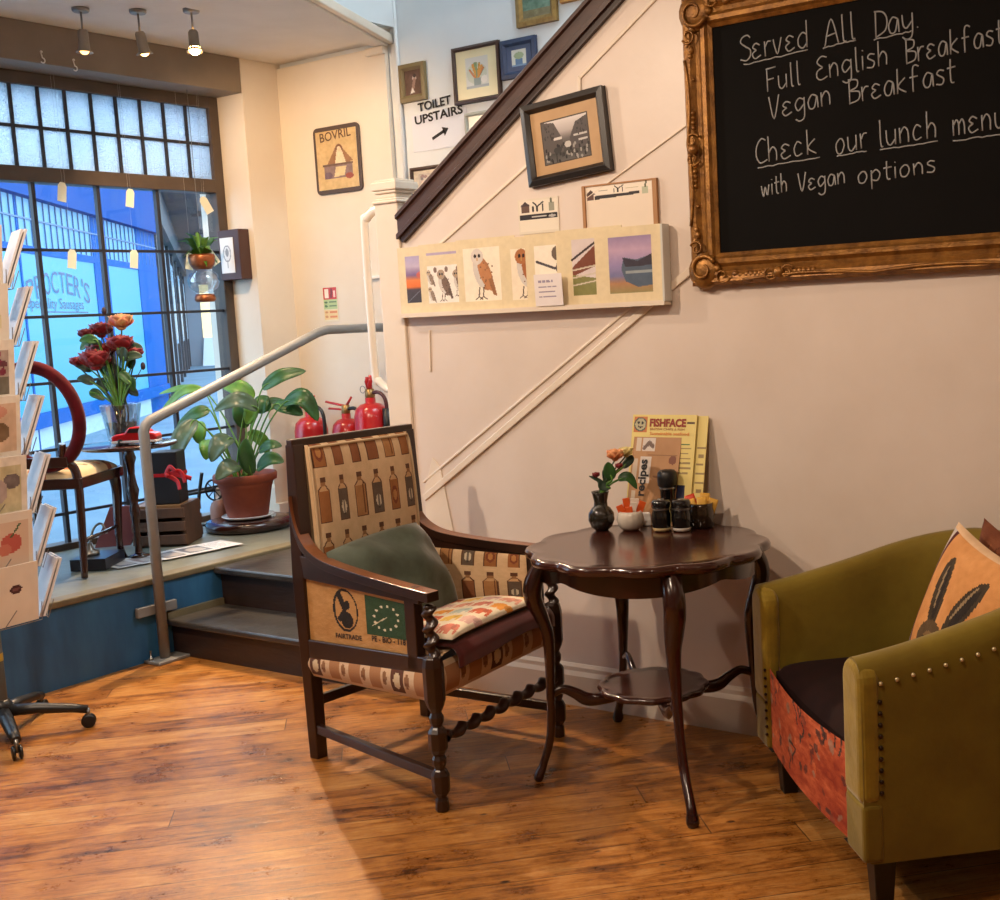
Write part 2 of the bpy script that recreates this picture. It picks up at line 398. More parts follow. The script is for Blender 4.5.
m_, nt_, b_s = new_mat('cream_paper_tag'); nt_.nodes.remove(b_s); tr_ = node(nt_, 'ShaderNodeBsdfTranslucent'); tr_.inputs[0].default_value = (1, .95, .75, 1); df_ = node(nt_, 'ShaderNodeBsdfDiffuse'); df_.inputs[0].default_value = (1, .92, .7, 1); mx_ = node(nt_, 'ShaderNodeMixShader')
nt_.links.new(tr_.outputs[0], mx_.inputs[1]); nt_.links.new(df_.outputs[0], mx_.inputs[2]); nt_.links.new(mx_.outputs[0], nt_.nodes['Material Output'].inputs[0]); M['tag'] = m_
M['white'] = mat('white_paper', (236, 234, 230), .7)
M['ink'] = mat('black_ink', (24, 22, 24), .7)
M['red'] = mat('red_enamel', (178, 22, 28), .28, coat=.4)
M['steel'] = mat('steel_wire', (150, 148, 144), .3, .9)
M['brass'] = mat('dull_brass', (150, 112, 58), .35, .8)
# ================================================================== THE ROOM
def S(name, mb, m, parent=None, **k):
    o = mb.build(name, m, parent, **k); o['kind'] = 'structure'; return o
S('floor', MB().box(-6.2, -2.7, -.1, 2.7, BY + .1, 0), M['floor'])
XS = -4.852
# raised floor by the window
plat = MB().box(-6.12, -2.6, 0, XS - .02, BY, ZS - .004)
plat_o = S('floor_platform', plat, M['stage'])
S('riser', MB().box(XS - .02, -2.6, 0, XS, BY, ZS - .03), M['riser'], plat_o)
S('nosing', MB().box(XS - .075, -2.6, ZS - .03, XS + .012, BY, ZS), M['strip'], plat_o, bevel=.006)
# steps up to the landing
st = S('floor_step', MB().box(XS + .002, 3.50, 0, -3.40, 3.80, .145), M['step'])
S('tread', MB().box(XS + .002, 3.465, .145, -3.40, 3.80, .175), M['tread'], st, bevel=.008)
S('side_strip', MB().beam((XS + .012, 3.47, .19), (XS + .012, 3.79, .19), .022, .03), M['strip'], st)
st = S('floor_step', MB().box(XS + .002, 3.80, 0, -3.36, BY, .33), M['step'])
S('tread', MB().box(XS + .002, 3.755, .33, -3.36, BY, .362), M['tread'], st, bevel=.008)
# panelled side of the stair
SL = .684
def zr(x): return 1.80 + SL * (x + 3.438)
wr = S('wall_right', MB().prism([(-3.445, WY, 0), (2.6, WY, 0), (2.6, WY, 3.06), (-1.597, WY, 3.06), (-3.445, WY, zr(-3.445) + .03)], (0, .07, 0)), M['wall'])
def mould(p, q, w=.016, d=.007):
    p, q = V((p[0], WY - d / 2 + .0005, p[1])), V((q[0], WY - d / 2 + .0005, q[1]))
    return S('panel_moulding', MB().beam(p, q, d, w, up=(0, -1, 0)) if False else MB().beam(p, q, w, d, up=(0, -1, 0)), M['gloss'], wr, bevel=.003)
def W(x, y): p = A(x, y, 1, WY); return (p.x, p.z)
mould(W(425, 498), W(668, 290), .026, .012); mould(W(424, 482), W(668, 276), .01); mould(W(668, 290), W(720, 247), .026, .012)
mould(W(432, 252), W(536, 158), .012); mould(W(580, 76), W(580, 100), .014); mould(W(580, 78), W(664, -10), .014)
mould(W(585, 200), W(697, 118), .007); mould(W(430, 330), W(431, 372), .008); mould(W(560, 284), W(620, 232), .008)
# newel post and handrail are lifted pieces of the same stair
S('trim_1', MB().prism([(-3.41, WY, .36), (-3.26, WY, .60), (-3.315, WY, .90), (-3.355, WY, .94), (-3.41, WY, .80)], (0, -.005, 0)), M['gloss'], bevel=.004)
bb = MB(); bb.prism([(-3.36, WY, 0), (-3.36, WY - .022, 0), (-3.36, WY - .022, .118), (-3.36, WY - .012, .135), (-3.36, WY - .012, .15), (-3.36, WY - .004, .162), (-3.36, WY, .162)], (5.96, 0, 0))
S('baseboard_right', bb, M['gloss'])
# wall behind the stair, pier beside the window
S('wall_back', MB().box(-6.2, BY, 0, 2.6, BY + .1, 5.6), M['wallw'])
S('wall_alcove', MB().box(-5.75, BY - .03, ZS, -4.875, BY - .002, 3.0), M['wallm'])
S('trim_2', MB().box(-5.0, BY - .06, 2.955, -4.86, BY - .03, 3.0), M['wallm'], bevel=.01)
S('trim_3', MB().tube([(-4.80, BY - .012, 1.0), (-4.80, BY - .012, 5.0)], .012), M['wallw'])
S('pillar', MB().box(-6.2, 4.95, 0, -5.75, BY, 3.04), M['wallm'])
S('baseboard_pillar', MB().box(-5.745, 4.93, ZS, -5.70, BY - .03, ZS + .06), M['gloss'])
# ceilings
S('ceiling', MB().box(-6.2, -2.7, 3.03, -4.85, BY, 3.2), M['ceil'])
S('trim_4', MB().prism([(-4.93, 3.5, 3.0), (-4.13, 3.5, 3.0), (-4.87, BY, 3.0), (-4.93, BY, 3.0)], (0, 0, .07)), M['ceil'], bevel=.006)
S('trim_5', MB().prism([(-4.13, 3.5, 3.01), (-4.09, 3.5, 3.01), (-4.83, BY, 3.01), (-4.87, BY, 3.01)], (0, 0, .05)), M['gloss'], bevel=.008)
S('ceiling_main', MB().box(-4.85, -2.7, 3.06, 2.6, WY + .07, 3.2), M['ceil'])
S('wall_stairwell_left', MB().box(-4.86, 3.2, 3.09, -4.80, BY, 5.6), M['wallw'])
S('wall_stairwell_front', MB().box(-4.8, WY, 3.2, 2.6, WY + .07, 5.6), M['wallw'])
S('wall_stairwell_right', MB().box(2.5, WY + .07, 0, 2.6, BY, 5.6), M['wallw'])
S('ceiling_stairwell', MB().box(-4.86, WY, 5.6, 2.6, BY, 5.7), M['ceil'])
S('wall_front', MB().box(-6.2, -2.8, 0, 2.7, -2.7, 3.2), M['wallm'])
S('wall_far', MB().box(2.6, -2.8, 0, 2.7, BY + .1, 3.2), M['wallm'])
S('beam', MB().box(-6.12, -2.6, 2.835, -5.752, 4.95, 3.03), M['beam'], bevel=.004)
# ------------------------------------------------------------------ window
YL = 1.3; YJ = 4.95
S('wall_left', MB().box(-6.12, -2.7, 0, -5.98, YL, 2.84), M['wallm'])
win = MB()
win.box(WX - .07, 4.885, .40, WX + .03, YJ, 2.835).box(WX - .07, YL, .40, WX + .03, YL + .06, 2.835)
win.box(WX - .07, YL + .06, 2.77, WX + .03, 4.885, 2.835).box(WX - .07, YL + .06, 2.285, WX + .035, 4.885, 2.362).box(WX - .07, YL + .06, .36, WX + .03, 4.885, .41)
win_o = S('window_1', win, M['winframe'], bevel=.004)
mb = MB()
ys = [3.673 + .1513 * k for k in range(-15, 8)]
for y in ys: mb.box(WX - .012, y - .0085, 2.36, WX + .012, y + .0085, 2.775)
mb.box(WX - .010, YL + .05, 2.556, WX + .010, 4.9, 2.572)
for k in range(-6, 3): y = 3.743 + .373 * k; mb.box(WX - .014, y - .0105, .40, WX + .014, y + .0105, 2.29)
for z in (1.943, 1.6, 1.256, .908, .565): mb.box(WX - .010, YL + .05, z - .0075, WX + .010, 4.89, z + .0075)
S('glazing_bars', mb, M['muntin'], win_o)
S('frosted_pane', MB().box(WX - .004, YL + .04, 2.36, WX + .002, 4.90, 2.775), M['frost'], win_o)
S('clear_pane', MB().box(WX - .003, YL + .04, .40, WX + .001, 4.90, 2.29), M['glass'], win_o)
# ================================================================== OUTSIDE
ZO = .30
pv = mat('pale_street_paving', (112, 134, 150), .8, spec=.1, col2=(94, 116, 134), scale=1.2, bump=.1)
S('street', MB().box(-60, -8, ZO - .1, -6.12, 60, ZO), pv)
def plane_hit(x, y, o, d):
    """point on the upright plane through o running along d"""
    r = _ray(x, y); n = V((d[1], -d[0], 0)); c = V((0, 0, H)); t = (V(o) - c).dot(n) / r.dot(n); return c + r * t
F0 = A(60, 442, 2, ZO); fd = V((math.cos(math.radians(131)), math.sin(math.radians(131)), 0)); fn = V((fd.y, -fd.x, 0))   # fn faces the street
def FP(x, y): p = plane_hit(x, y, F0, fd); return (p - F0).dot(fd), p.z
def fq(s, z, d=0): return F0 + fd * s + Z_ * (z - F0.z) + fn * d
def fbox(mb, s0, z0, s1, z1, d0, d1, mi=0): return mb.obox(fq(s0, z0, d0), fd, Z_, fn, s1 - s0, z1 - z0, d1 - d0, mi)
blue = mat('blue_shopfront_paint', (2, 76, 146), .6, spec=.04); dkblue = mat('dark_blue_fascia', (2, 62, 128), .6, spec=.04)
sL = -7.0; sR = FP(165, 400)[0]; zf = FP(80, 211)[1]
sh = thing('shop', fq(0, ZO), 'blue painted shopfront with lit glass standing in for sky reflection, across the street', 'shop')
fas = MB(); fbox(fas, sL, zf, sR + .1, 5.6, 0, .12); fbox(fas, sL, zf - .05, sR + .1, zf, 0, .16); fas.build('fascia', dkblue, sh)
s1, s2 = FP(96, 330)[0], FP(110, 330)[0]; s3, s4 = FP(140, 330)[0], sR
zt = FP(120, 262)[1]; zt2 = FP(120, 268)[1]; zb, zb2 = FP(110, 396)[1], FP(110, 408)[1]
fr = MB()
for a, b in ((s1, s2), (s3, s4), (sL, sL + .3), (FP(23, 330)[0] - .05, FP(23, 330)[0])): fbox(fr, a, ZO, b, zf, 0, .06)
fbox(fr, sL, zt2, sR, zt, 0, .065); fbox(fr, sL, zb2, sR, zb, 0, .12); fr.build('frame', blue, sh)
glowing = mat('skyglow_shop_glass', (20, 90, 124), .3, spec=.15, emit=(84, 196, 242), estr=.66)  # cyan emission put into the glass in place of the sky it reflects
g = MB(); fbox(g, sL, zb, sR, zt2, .02, .05); g.build('pane', glowing, sh)
glowing2 = mat('skyglow_grille_glass', (60, 110, 150), .4, spec=.15, emit=(140, 196, 232), estr=.5)  # grille panes also given a glow that stands in for reflected sky
g = MB(); fbox(g, sL, zt, sR, zf, .02, .05); g.build('transom_pane', glowing2, sh)
gr = MB()
for k in range(56): s = sL + (sR - sL) * k / 56; fbox(gr, s, zt, s + .014, zf, .05, .065)
fbox(gr, sL, (zt + zf) / 2, sR, (zt + zf) / 2 + .018, .05, .07); gr.build('grille', mat('grille_grey_blue', (58, 92, 130), .5), sh)
tl = MB(); fbox(tl, sL, ZO, sR, zb2, 0, .06); tl.build('stall_riser', mat('grey_tile_riser', (176, 190, 200), .3, col2=(160, 176, 190), scale=30), sh)
bk = MB(); fbox(bk, sL, ZO, sR + .1, 5.6, -.6, 0); bk.build('body', mat('shop_brick', (88, 92, 112), .8), sh)
lt = MB(); ink = mat('shop_sign_ink', (26, 60, 104), .5)
word = "PROCTER'S"; pa, pb = FP(22, 290), FP(86, 290); n = len(word)
zc = FP(60, 280)[1]
for i, ch in enumerate(word):
    f = (i + .5 - (.62 if i == 8 else .28 if i == 7 else 0)) / (n - .4); s = pa[0] + (pb[0] - pa[0]) * f; zz = zc - .16 - .55 * (f - .5) ** 2
    an = -(f - .5) * .55
    lt.text(ch, fq(s, zz, .056), fd * math.cos(an) + Z_ * math.sin(an), Z_ * math.cos(an) - fd * math.sin(an), .25, .24 if ch != "'" else .05, .001, align='CENTER')
lt.text('Speciality Sausages', fq(FP(22, 310)[0], FP(60, 309)[1], .056), fd, Z_, .12, pb[0] - pa[0] - .3)
fbox(lt, pa[0] + .5, FP(60, 313)[1], pb[0] - .2, FP(60, 313)[1] + .015, .05, .056)
lt.build('lettering', ink, sh)
# dark timber buildings further down the alley
G0 = fq(sR + .1, ZO); gd = A(196, 355, 2, ZO) - G0; gd.z = 0; gd.normalize(); gn = V((gd.y, -gd.x, 0))
tb = thing('timber_building', G0, 'dark timber building with jettied upper floor down the alley', 'building')
t1 = MB(); t1.obox(G0 + gd * .6, gd, Z_, -gn, 28, 6.5, .5); t1.build('wall', mat('pale_render', (150, 158, 168), .7, col2=(128, 138, 150), scale=2), tb)
t2 = MB()
for k in range(9): t2.obox(G0 + gd * (k * 3.1 + .2), gd, Z_, gn, .4, 3.4, .06)
t2.obox(G0 + gd * .6 + Z_ * 2.9, gd, Z_, gn, 27.4, .6, .15); t2.build('posts', mat('black_timber', (34, 34, 42), .6), tb)
t3 = MB(); t3.obox(G0 + gd * .6 + Z_ * 3.5, gd, Z_, gn, 27.4, 3.2, .7)
for k in range(5): t3.beam(G0 + gd * (k * 5 + 1) + gn * .72 + Z_ * 3.5, G0 + gd * (k * 5 + 4.4) + gn * .72 + Z_ * 6.4, .3, .14)
t3.build('upper_floor', mat('brown_timber_wall', (70, 66, 70), .7, col2=(50, 46, 52), scale=3), tb)
for k in range(4): MB().obox(G0 + gd * (k * 6.2 + 1.2) + Z_ * .9 + gn * .02, gd, Z_, gn, 1.6, 1.7, .03).build('window', mat('alley_window', (120, 150, 172), .2, emit=(170, 200, 220), estr=.25), tb)
# building closing the alley, far off
e0 = A(198, 345, 2, ZO); k = 1.0
ec = AF(206, 330, 40); ec.z = ZO
ab = thing('end_building', ec, 'pale building closing the far end of the alley', 'building')
xr = V(R0[0]); xr.z = 0; xr.normalize(); fw = V((-xr.y, xr.x, 0))
MB().obox(ec - xr * 3, xr, Z_, fw, 14, 5.2, 1).build('wall', mat('far_render', (140, 146, 156), .7), ab)
MB().obox(ec + xr * -.1 + Z_ * .9 - fw * .03, xr, Z_, fw, .8, 1.7, .03).build('window', mat('warm_far_window', (220, 200, 150), .3, emit=(255, 232, 180), estr=1.1), ab)
# A-board signs standing in the alley
for px, py, lab in ((203, 366, 'white notice board standing by the alley wall, nearer one'), (207, 350, 'white notice board standing by the alley wall, further one')):
    p = A(px, py, 2, ZO); mb = MB(); mb.prism([p, p + xr * .45, p + xr * .4 + Z_ * .9 + fw * .2, p + xr * .05 + Z_ * .9 + fw * .2], fw * .03); mb.prism([p + fw * .5, p + xr * .45 + fw * .5, p + xr * .4 + Z_ * .9 + fw * .22, p + xr * .05 + Z_ * .9 + fw * .22], fw * .03)
    tag(mb.build('notice_board', M['white']), lab, 'sign', 'notice boards in the alley')
# ================================================================== STAIR FITTINGS
nw = thing('newel_post', (-3.508, WY + .035, .362), 'cream square newel post with moulded cap at foot of the stair', 'newel post')
MB().box(-3.571, WY - .012, .362, -3.446, WY + .10, 1.965).build('shaft', M['gloss'], nw, bevel=.006)
mb = MB(); c = (-3.505, WY + .044)
for z0, z1, e in ((1.960, 1.972, .068), (1.972, 1.982, .058), (1.982, 2.0, .05), (2.0, 2.012, .06), (2.012, 2.045, .068), (2.045, 2.055, .058)):
    mb.box(c[0] - e, c[1] - e, z0, c[0] + e, c[1] + e, z1)
mb.build('cap', M['gloss'], nw, bevel=.006)
# sloping handrail
u = V((1, 0, SL)).normalized(); hn = V((-u.z, 0, u.x)); p0 = V((-3.446, WY - .03, zr(-3.446))); L = 3.1
hr = thing('handrail', p0, 'dark brown wooden handrail sloping up above the panelled stair wall', 'handrail')
prof = [(-.0, 0), (.10, 0), (.10, .02), (.082, .03), (.082, .085), (.09, .10), (.078, .118), (.02, .118), (.0, .10), (.0, .085), (.012, .08), (.012, .03), (0, .02)]
vs = []
for k in (0, 1):
    for (d, h) in prof:
        q = p0 + Y_ * d + hn * (h * .78 + .016) + u * (L * k)
        if k == 0: q = q + u * ((p0.x - q.x) / u.x)
        vs.append(q)
n = len(prof); mb = MB(); mb.add(vs, [tuple(range(n)), tuple(range(2 * n - 1, n - 1, -1))] + [(i, n + i, n + (i + 1) % n, (i + 1) % n) for i in range(n)])
mb.build('rail', M['rail'], hr)
MB().beam(p0 + Y_ * .045 + u * .02 + hn * .006, p0 + Y_ * .045 + u * L + hn * .006, .066, .026, up=hn).build('fillet', mat('darker_rail_wood', (52, 36, 33), .4), hr)
# white grab bar on the newel
gx = -3.682; gb = MB()
pts = [(-3.57, WY + .04, 1.945), (-3.62, WY + .04, 1.943), (-3.664, WY + .04, 1.915), (gx, WY + .04, 1.87), (gx, WY + .04, 1.30), (-3.664, WY + .04, 1.25), (-3.62, WY + .04, 1.215), (-3.57, WY + .04, 1.21)]
gb.tube(spline(pts, 6), .0165, 12)
tag(gb.build('grab_bar', M['whitetube']), 'white plastic grab bar fixed to side of the newel post', 'grab bar')
# grey steel rail beside the steps
xp = -4.80; py_ = A(165, 655, 0, xp).y; pz = 1.085; by_, bz = 4.53, 1.462
gr_ = thing('metal_handrail', (xp, py_, 0), 'grey tubular steel handrail on a post beside the steps', 'handrail')
pts = [(xp, py_, .012), (xp, py_, pz - .03), (xp, py_ + .012, pz - .005), (xp, py_ + .035, pz + .014), (xp, by_ - .03, bz - .011), (xp, by_ + .03, bz), (xp, BY - .04, bz - .006)]
MB().tube(pts, .024, 16).build('rail', M['greymetal'], gr_)
MB().box(xp - .047, py_ - .08, 0, xp + .065, py_ + .09, .014).build('foot_plate', M['greymetal'], gr_, bevel=.003)
MB().lathe((xp - .02, py_ - .06, .012), [(.010, 0), (.010, .012), (.004, .013), (.004, .04), (.006, .045)], 8).build('bolt', M['steel'], gr_)
MB().box(xp - .05, py_ - .10, .215, xp - .026, py_ + .11, .26).build('wall_bracket', M['greymetal'], gr_, bevel=.003)
MB().lathe((xp, BY - .03, bz - .006), [(.045, -.012), (.045, 0)], 16, axis=(0, 1, 0)).build('flange', M['greymetal'], gr_)
# ================================================================== FABRIC PATTERNS
def bottles(cols, rows, w, h, off=0.0, top=.0, soft=1, bg=(205, 174, 136)):
    cv = Cv(w, h, bg, 7, 5)
    for r in range(-1, int(rows) + 2):
        for c in range(cols + 1):
            k = random.random(); x = (c + .5) / cols; y = (r + .5 + off) / rows
            bw = .31 / cols * random.uniform(.85, 1.1); bh = .40 / rows
            if k < .3: body = (150, 96, 52)
            elif k < .5: body = (96, 80, 66)
            elif k < .75: body = (134, 82, 48)
            else: body = (166, 118, 72)
            edge = (92, 58, 36)
            y0, y1 = y - bh, y + bh * .45
            cv.rect(x - bw, y0, x + bw, y1, edge); cv.rect(x - bw * .86, y0 + .012 / rows, x + bw * .8, y1, body)
            cv.poly([(x - bw, y1), (x + bw, y1), (x + bw * .4, y1 + bh * .24), (x - bw * .4, y1 + bh * .24)], edge)
            cv.poly([(x - bw * .8, y1 - .003), (x + bw * .75, y1 - .003), (x + bw * .3, y1 + bh * .2), (x - bw * .3, y1 + bh * .2)], (196, 156, 112))
            cv.rect(x - bw * .38, y1 + bh * .2, x + bw * .38, y1 + bh * .40, (146, 104, 66)); cv.rect(x - bw * .45, y1 + bh * .38, x + bw * .45, y1 + bh * .62, edge)
            if k < .2: cv.ell(x, y0 + bh * .7, bw * .62, bh * .42, (120, 62, 36)); cv.ell(x, y0 + bh * .7, bw * .4, bh * .25, (176, 122, 70))
            elif .3 < k < .5: cv.ell(x, y0 + bh * .6, bw * .5, bh * .3, (206, 190, 164)); cv.rect(x - bw * .2, y0 + bh * .2, x + bw * .2, y0 + bh * .9, (54, 46, 44), .6)
            elif k > .75: cv.line([(x + bw * .5, y0 + .02), (x + bw * .5, y1)], .012, (110, 66, 38))
    return cv.noise(6, 30)
def elephants(w, h):
    cv = Cv(w, h, (226, 214, 190), 4, 6); pal = [(196, 96, 62), (222, 150, 60), (214, 150, 128), (226, 186, 92), (178, 190, 180), (200, 120, 100), (206, 168, 160)]
    n = 0
    for r in range(6):
        for c in range(5):
            x, y = (c + .5 + (.3 if r % 2 else 0)) / 5.2, (r + .5) / 6; col = pal[n % 7]; n += 3
            cv.ell(x, y + .01, .062, .045, col); cv.ell(x + .065, y + .02, .034, .038, col); cv.line([(x + .09, y + .015), (x + .105, y - .045)], .022, col)
            for lx in (-.045, -.015, .02, .045): cv.rect(x + lx - .012, y - .062, x + lx + .012, y, col)
            cv.ell(x + .052, y + .02, .02, .026, tuple(v * .85 for v in col)); cv.line([(x - .06, y + .02), (x - .08, y - .02)], .01, col)
    return cv.noise(5, 18)
# ================================================================== ARMCHAIR
NF, FF, NR, FR = V((-2.487, 2.690, 0)), V((-2.548, 3.385, 0)), V((-3.196, 2.845, 0)), V((-3.15, 3.36, 0))
def Cc(s, t, z=0):
    a = NR.lerp(NF, s); b = FR.lerp(FF, s); p = a.lerp(b, t); return V((p.x, p.y, z))
ch = thing('armchair', Cc(.5, .5), 'carved oak armchair upholstered in vintage bottle print fabric', 'armchair')
ui = (FR - NR).normalized()
def oct_(a, h): return 1.0 / max(abs(math.cos(((a + PI / 8) % (PI / 4)) - PI / 8)), .1)
for P in (NF, FF):
    prof = [(.019, 0), (.024, .004), (.022, .035), (.017, .045), (.021, .05), (.030, .062), (.031, .115), (.024, .13), (.018, .135), (.024, .15), (.025, .165), (.018, .178), (.026, .186), (.032, .198), (.032, .25), (.024, .262), (.017, .268), (.024, .282), (.025, .297), (.018, .312), (.028, .33), (.035, .35), (.036, .455), (.030, .482), (.018, .49)]
    lg = MB().lathe(P, [(r * .93, z) for r, z in prof], 8, sm=False, mod=None).build('leg', M['oak'], ch, bevel=.002)
    def tw(u, v, P=P):
        z = .488 + .15 * v; a = 2 * PI * u; c = V((math.cos(6.2 * PI * v), math.sin(6.2 * PI * v), 0)) * .0075
        r = .0165 + .004 * math.cos(2 * a); return P + Z_ * z + c + V((math.cos(a) * r, math.sin(a) * r, 0))
    MB().grid(tw, 12, 40, wrap=True).ball(P + Z_ * .638, .017, .017, .01).build('twist', M['oak'], lg)
TN, TF = V((-3.232, 2.882, 1.092)), V((-3.178, 3.376, 1.092))
for P, T in ((NR, TN), (FR, TF)):
    mb = MB(); w = .045
    pts = [(P.x + .004, P.y, 0), (P.x + .002, P.y, .3), (P.x, P.y, .64), (P.x - .008, P.y + (T.y - P.y) * .25, .80), (T.x, T.y, T.z)]
    rs = [(.02, .022), (.022, .024), (.028, .026), (.026, .024), (.02, .022)]
    vs = []
    for p, (a, b_) in zip(pts, rs):
        c = V(p); vs += [c + X_ * a - ui * b_, c + X_ * a + ui * b_, c - X_ * a + ui * b_, c - X_ * a - ui * b_]
    mb.add(vs, [(3, 2, 1, 0), (16, 17, 18, 19)] + [(4 * i + k, 4 * i + (k + 1) % 4, 4 * i + 4 + (k + 1) % 4, 4 * i + 4 + k) for i in range(4) for k in range(4)])
    mb.build('leg', M['oak'], ch, bevel=.003)
MB().beam(TN - ui * .022, TF + ui * .022, .034, .036).build('top_rail', M['oak'], ch, bevel=.004)
for t, sgn in ((0, -1), (1, 1)):
    # arm sweeps out of the stile and runs level to the front post
    pr = spline([(-.035, .92), (-.015, .85), (.03, .785), (.11, .742), (.25, .716), (.55, .700), (.85, .692), (1.035, .688)], 5)
    mb = MB(); vs = []
    for s_, z in pr:
        c = Cc(s_, t, z); th = .03 if s_ > .1 else .03 + .1 * (.1 - s_)
        wd = .024
        vs += [c - ui * wd - Z_ * th, c + ui * wd - Z_ * th, c + ui * wd, c - ui * wd]
    m_ = len(pr); mb.add(vs, [(3, 2, 1, 0), tuple(4 * (m_ - 1) + k for k in range(4))] + [(4 * i + k, 4 * i + (k + 1) % 4, 4 * i + 4 + (k + 1) % 4, 4 * i + 4 + k) for i in range(m_ - 1) for k in range(4)])
    mb.f = mb.f; mb.mi = [1 if (k > 1 and (k - 2) % 4 == 2) else 0 for k in range(len(mb.f))]
    mb.build('arm', [M['oak'], M['armtop']], ch, bevel=.004)
    fr_ = MB()
    def sl(s_, r, f): return r + (f - r) * s_
    def sbar(s0, s1, za, zb, wd=.018):      # bar along the side: za, zb = (rear, front) heights
        fr_.hexa([Cc(s0, t, sl(s0, *za)) - ui * wd, Cc(s1, t, sl(s1, *za)) - ui * wd, Cc(s1, t, sl(s1, *za)) + ui * wd, Cc(s0, t, sl(s0, *za)) + ui * wd,
                  Cc(s0, t, sl(s0, *zb)) - ui * wd, Cc(s1, t, sl(s1, *zb)) - ui * wd, Cc(s1, t, sl(s1, *zb)) + ui * wd, Cc(s0, t, sl(s0, *zb)) + ui * wd])
    sbar(.0, .96, (.64, .645), (.72, .675)); sbar(0, .98, (.36, .432), (.425, .484)); sbar(.85, .925, (.38, .44), (.70, .69))
    fr_.build('side_frame', M['oak'], ch, bevel=.003)
    a, b_, c_, d_ = Cc(.03, t, .42), Cc(.865, t, .475), Cc(.865, t, .655), Cc(.03, t, .66)
    o_ = ui * (sgn * .008)
    bl = lambda u, v, o_: a.lerp(b_, u).lerp(d_.lerp(c_, u), v) + o_
    if t == 0:
        cv = Cv(110, 74, (186, 142, 88), 8, 9); cv.noise(6, 40)
        cx_, cy_ = .40, .56
        cv.ell(cx_, cy_, .125, .335, (30, 24, 22)); cv.ell(cx_ + .004, cy_, .108, .295, (186, 142, 88))
        cv.ell(cx_ + .01, cy_ - .15, .062, .13, (30, 24, 22)); cv.poly([(cx_ - .06, cy_ - .2), (cx_ + .02, cy_ + .02), (cx_ - .045, cy_ + .3), (cx_ - .08, cy_ + .2), (cx_ - .03, cy_), (cx_ - .09, cy_ - .15)], (30, 24, 22))
        cv.ell(cx_ + .02, cy_ + .09, .027, .07, (30, 24, 22)); cv.rect(.2, .05, .3, .9, (186, 142, 88), .0)
        cv.rect(.60, .25, .985, .88, (44, 74, 48))
        for k in range(12):
            q = 2 * PI * k / 12; x, y = .79 + .11 * math.cos(q) + .02 * math.sin(q), .56 + .2 * math.sin(q); cv.ell(x, y, .012, .022, (220, 214, 190))
        cv.line([(.66, .40), (.80, .58)], .015, (210, 206, 180)); cv.noise(5, 30)
        mb = MB().grid(lambda u, v: bl(u, v, o_), 110, 74, 0, False, cv)
        e1, e2 = (b_ - a).normalized(), (d_ - a).normalized()
        mb.text('FAIRTRADE', bl(.285, .115, o_ * 1.12), e1, e2, .016, .16, .0006, 1, .02)
        mb.text('PE - BIO - 118', bl(.645, .145, o_ * 1.12), e1, e2, .018, .19, .0006, 1, .02)
        mb.text('SINGLE ORIGIN', bl(.42, .93, o_ * 1.12), e1, e2, .012, .17, .0006, 1)
        mb.build('side_panel', [painted('hessian_print', .8, weave=.5), M['ink']], ch)
    else:
        MB().grid(lambda u, v: bl(u, 1 - v, o_), 4, 4, 0, False, Cv(4, 4, (190, 158, 120))).build('side_panel', M['cloth'], ch)
    # upholstered inside of the arm
    cvi = bottles(5, 1.6, 100, 60, .1)
    oi = ui * (-sgn * .022)
    MB().grid(lambda u, v: bl(1 - u if t == 0 else u, v, oi * (1 + .7 * math.sin(PI * u) ** .5 * math.sin(PI * v) ** .5)), 100, 60, 0, True, cvi).build('arm_pad', M['cloth'], ch)
    MB().hexa([Cc(.03, t, .09) - ui * .012, Cc(.98, t, .092) - ui * .012, Cc(.98, t, .092) + ui * .012, Cc(.03, t, .09) + ui * .012, Cc(.03, t, .122) - ui * .012, Cc(.98, t, .124) - ui * .012, Cc(.98, t, .124) + ui * .012, Cc(.03, t, .122) + ui * .012]).build('stretcher', M['oak'], ch, bevel=.003)
a_, b2 = NF + Z_ * .222, FF + Z_ * .222; dd = (b2 - a_).normalized(); sx = dd.cross(Z_)
def tws(u, v):
    a = 2 * PI * u; c = (sx * math.cos(16 * PI * v) + Z_ * math.sin(16 * PI * v)) * .0065; r = .0175 + .004 * math.cos(2 * a)
    return a_.lerp(b2, .04 + .92 * v) + c + sx * (math.cos(a) * r) + Z_ * (math.sin(a) * r)
MB().grid(tws, 12, 110, wrap=True).build('twist_stretcher', M['oak'], ch)
MB().beam(Cc(0, .03, .2), Cc(0, .97, .2), .02, .035).build('stretcher', M['oak'], ch, bevel=.003)
# back cushion: slightly domed panel between the stiles
cvb = bottles(6, 3.4, 160, 190, -.13)
BLo, BRo = Cc(.035, .045, .44), Cc(.035, .955, .44); TL_, TR_ = TN + V((.012, .022, -.006)), TF + V((.012, -.022, -.006))
fwd = V((1, 0, .05))
def backf(u, v):
    p = BLo.lerp(BRo, u).lerp(TL_.lerp(TR_, u), v); e = (max(0, 1 - (2 * u - 1) ** 8) * max(0, 1 - (2 * v - 1) ** 8)) ** .5
    return p + fwd * (.012 + .028 * e + .012 * math.sin(PI * v))
mb = MB().grid(backf, 160, 190, 0, True, cvb)
mb.grid(lambda u, v: BLo.lerp(BRo, 1 - u).lerp(TL_.lerp(TR_, 1 - u), v) - fwd * .015, 8, 8, 0, True, Cv(8, 8, (188, 156, 120)))
mb.build('backrest', M['cloth'], ch)
rim = [backf(u, v) + fwd * .004 for u, v in [(k / 20, .985) for k in range(0, 21)]]
rim = [backf(.012, k / 20) + fwd * .004 for k in range(0, 20)] + [backf(.02 + .96 * k / 20, .985) + fwd * .004 for k in range(21)] + [backf(.988, 1 - k / 20) + fwd * .004 for k in range(1, 21)]
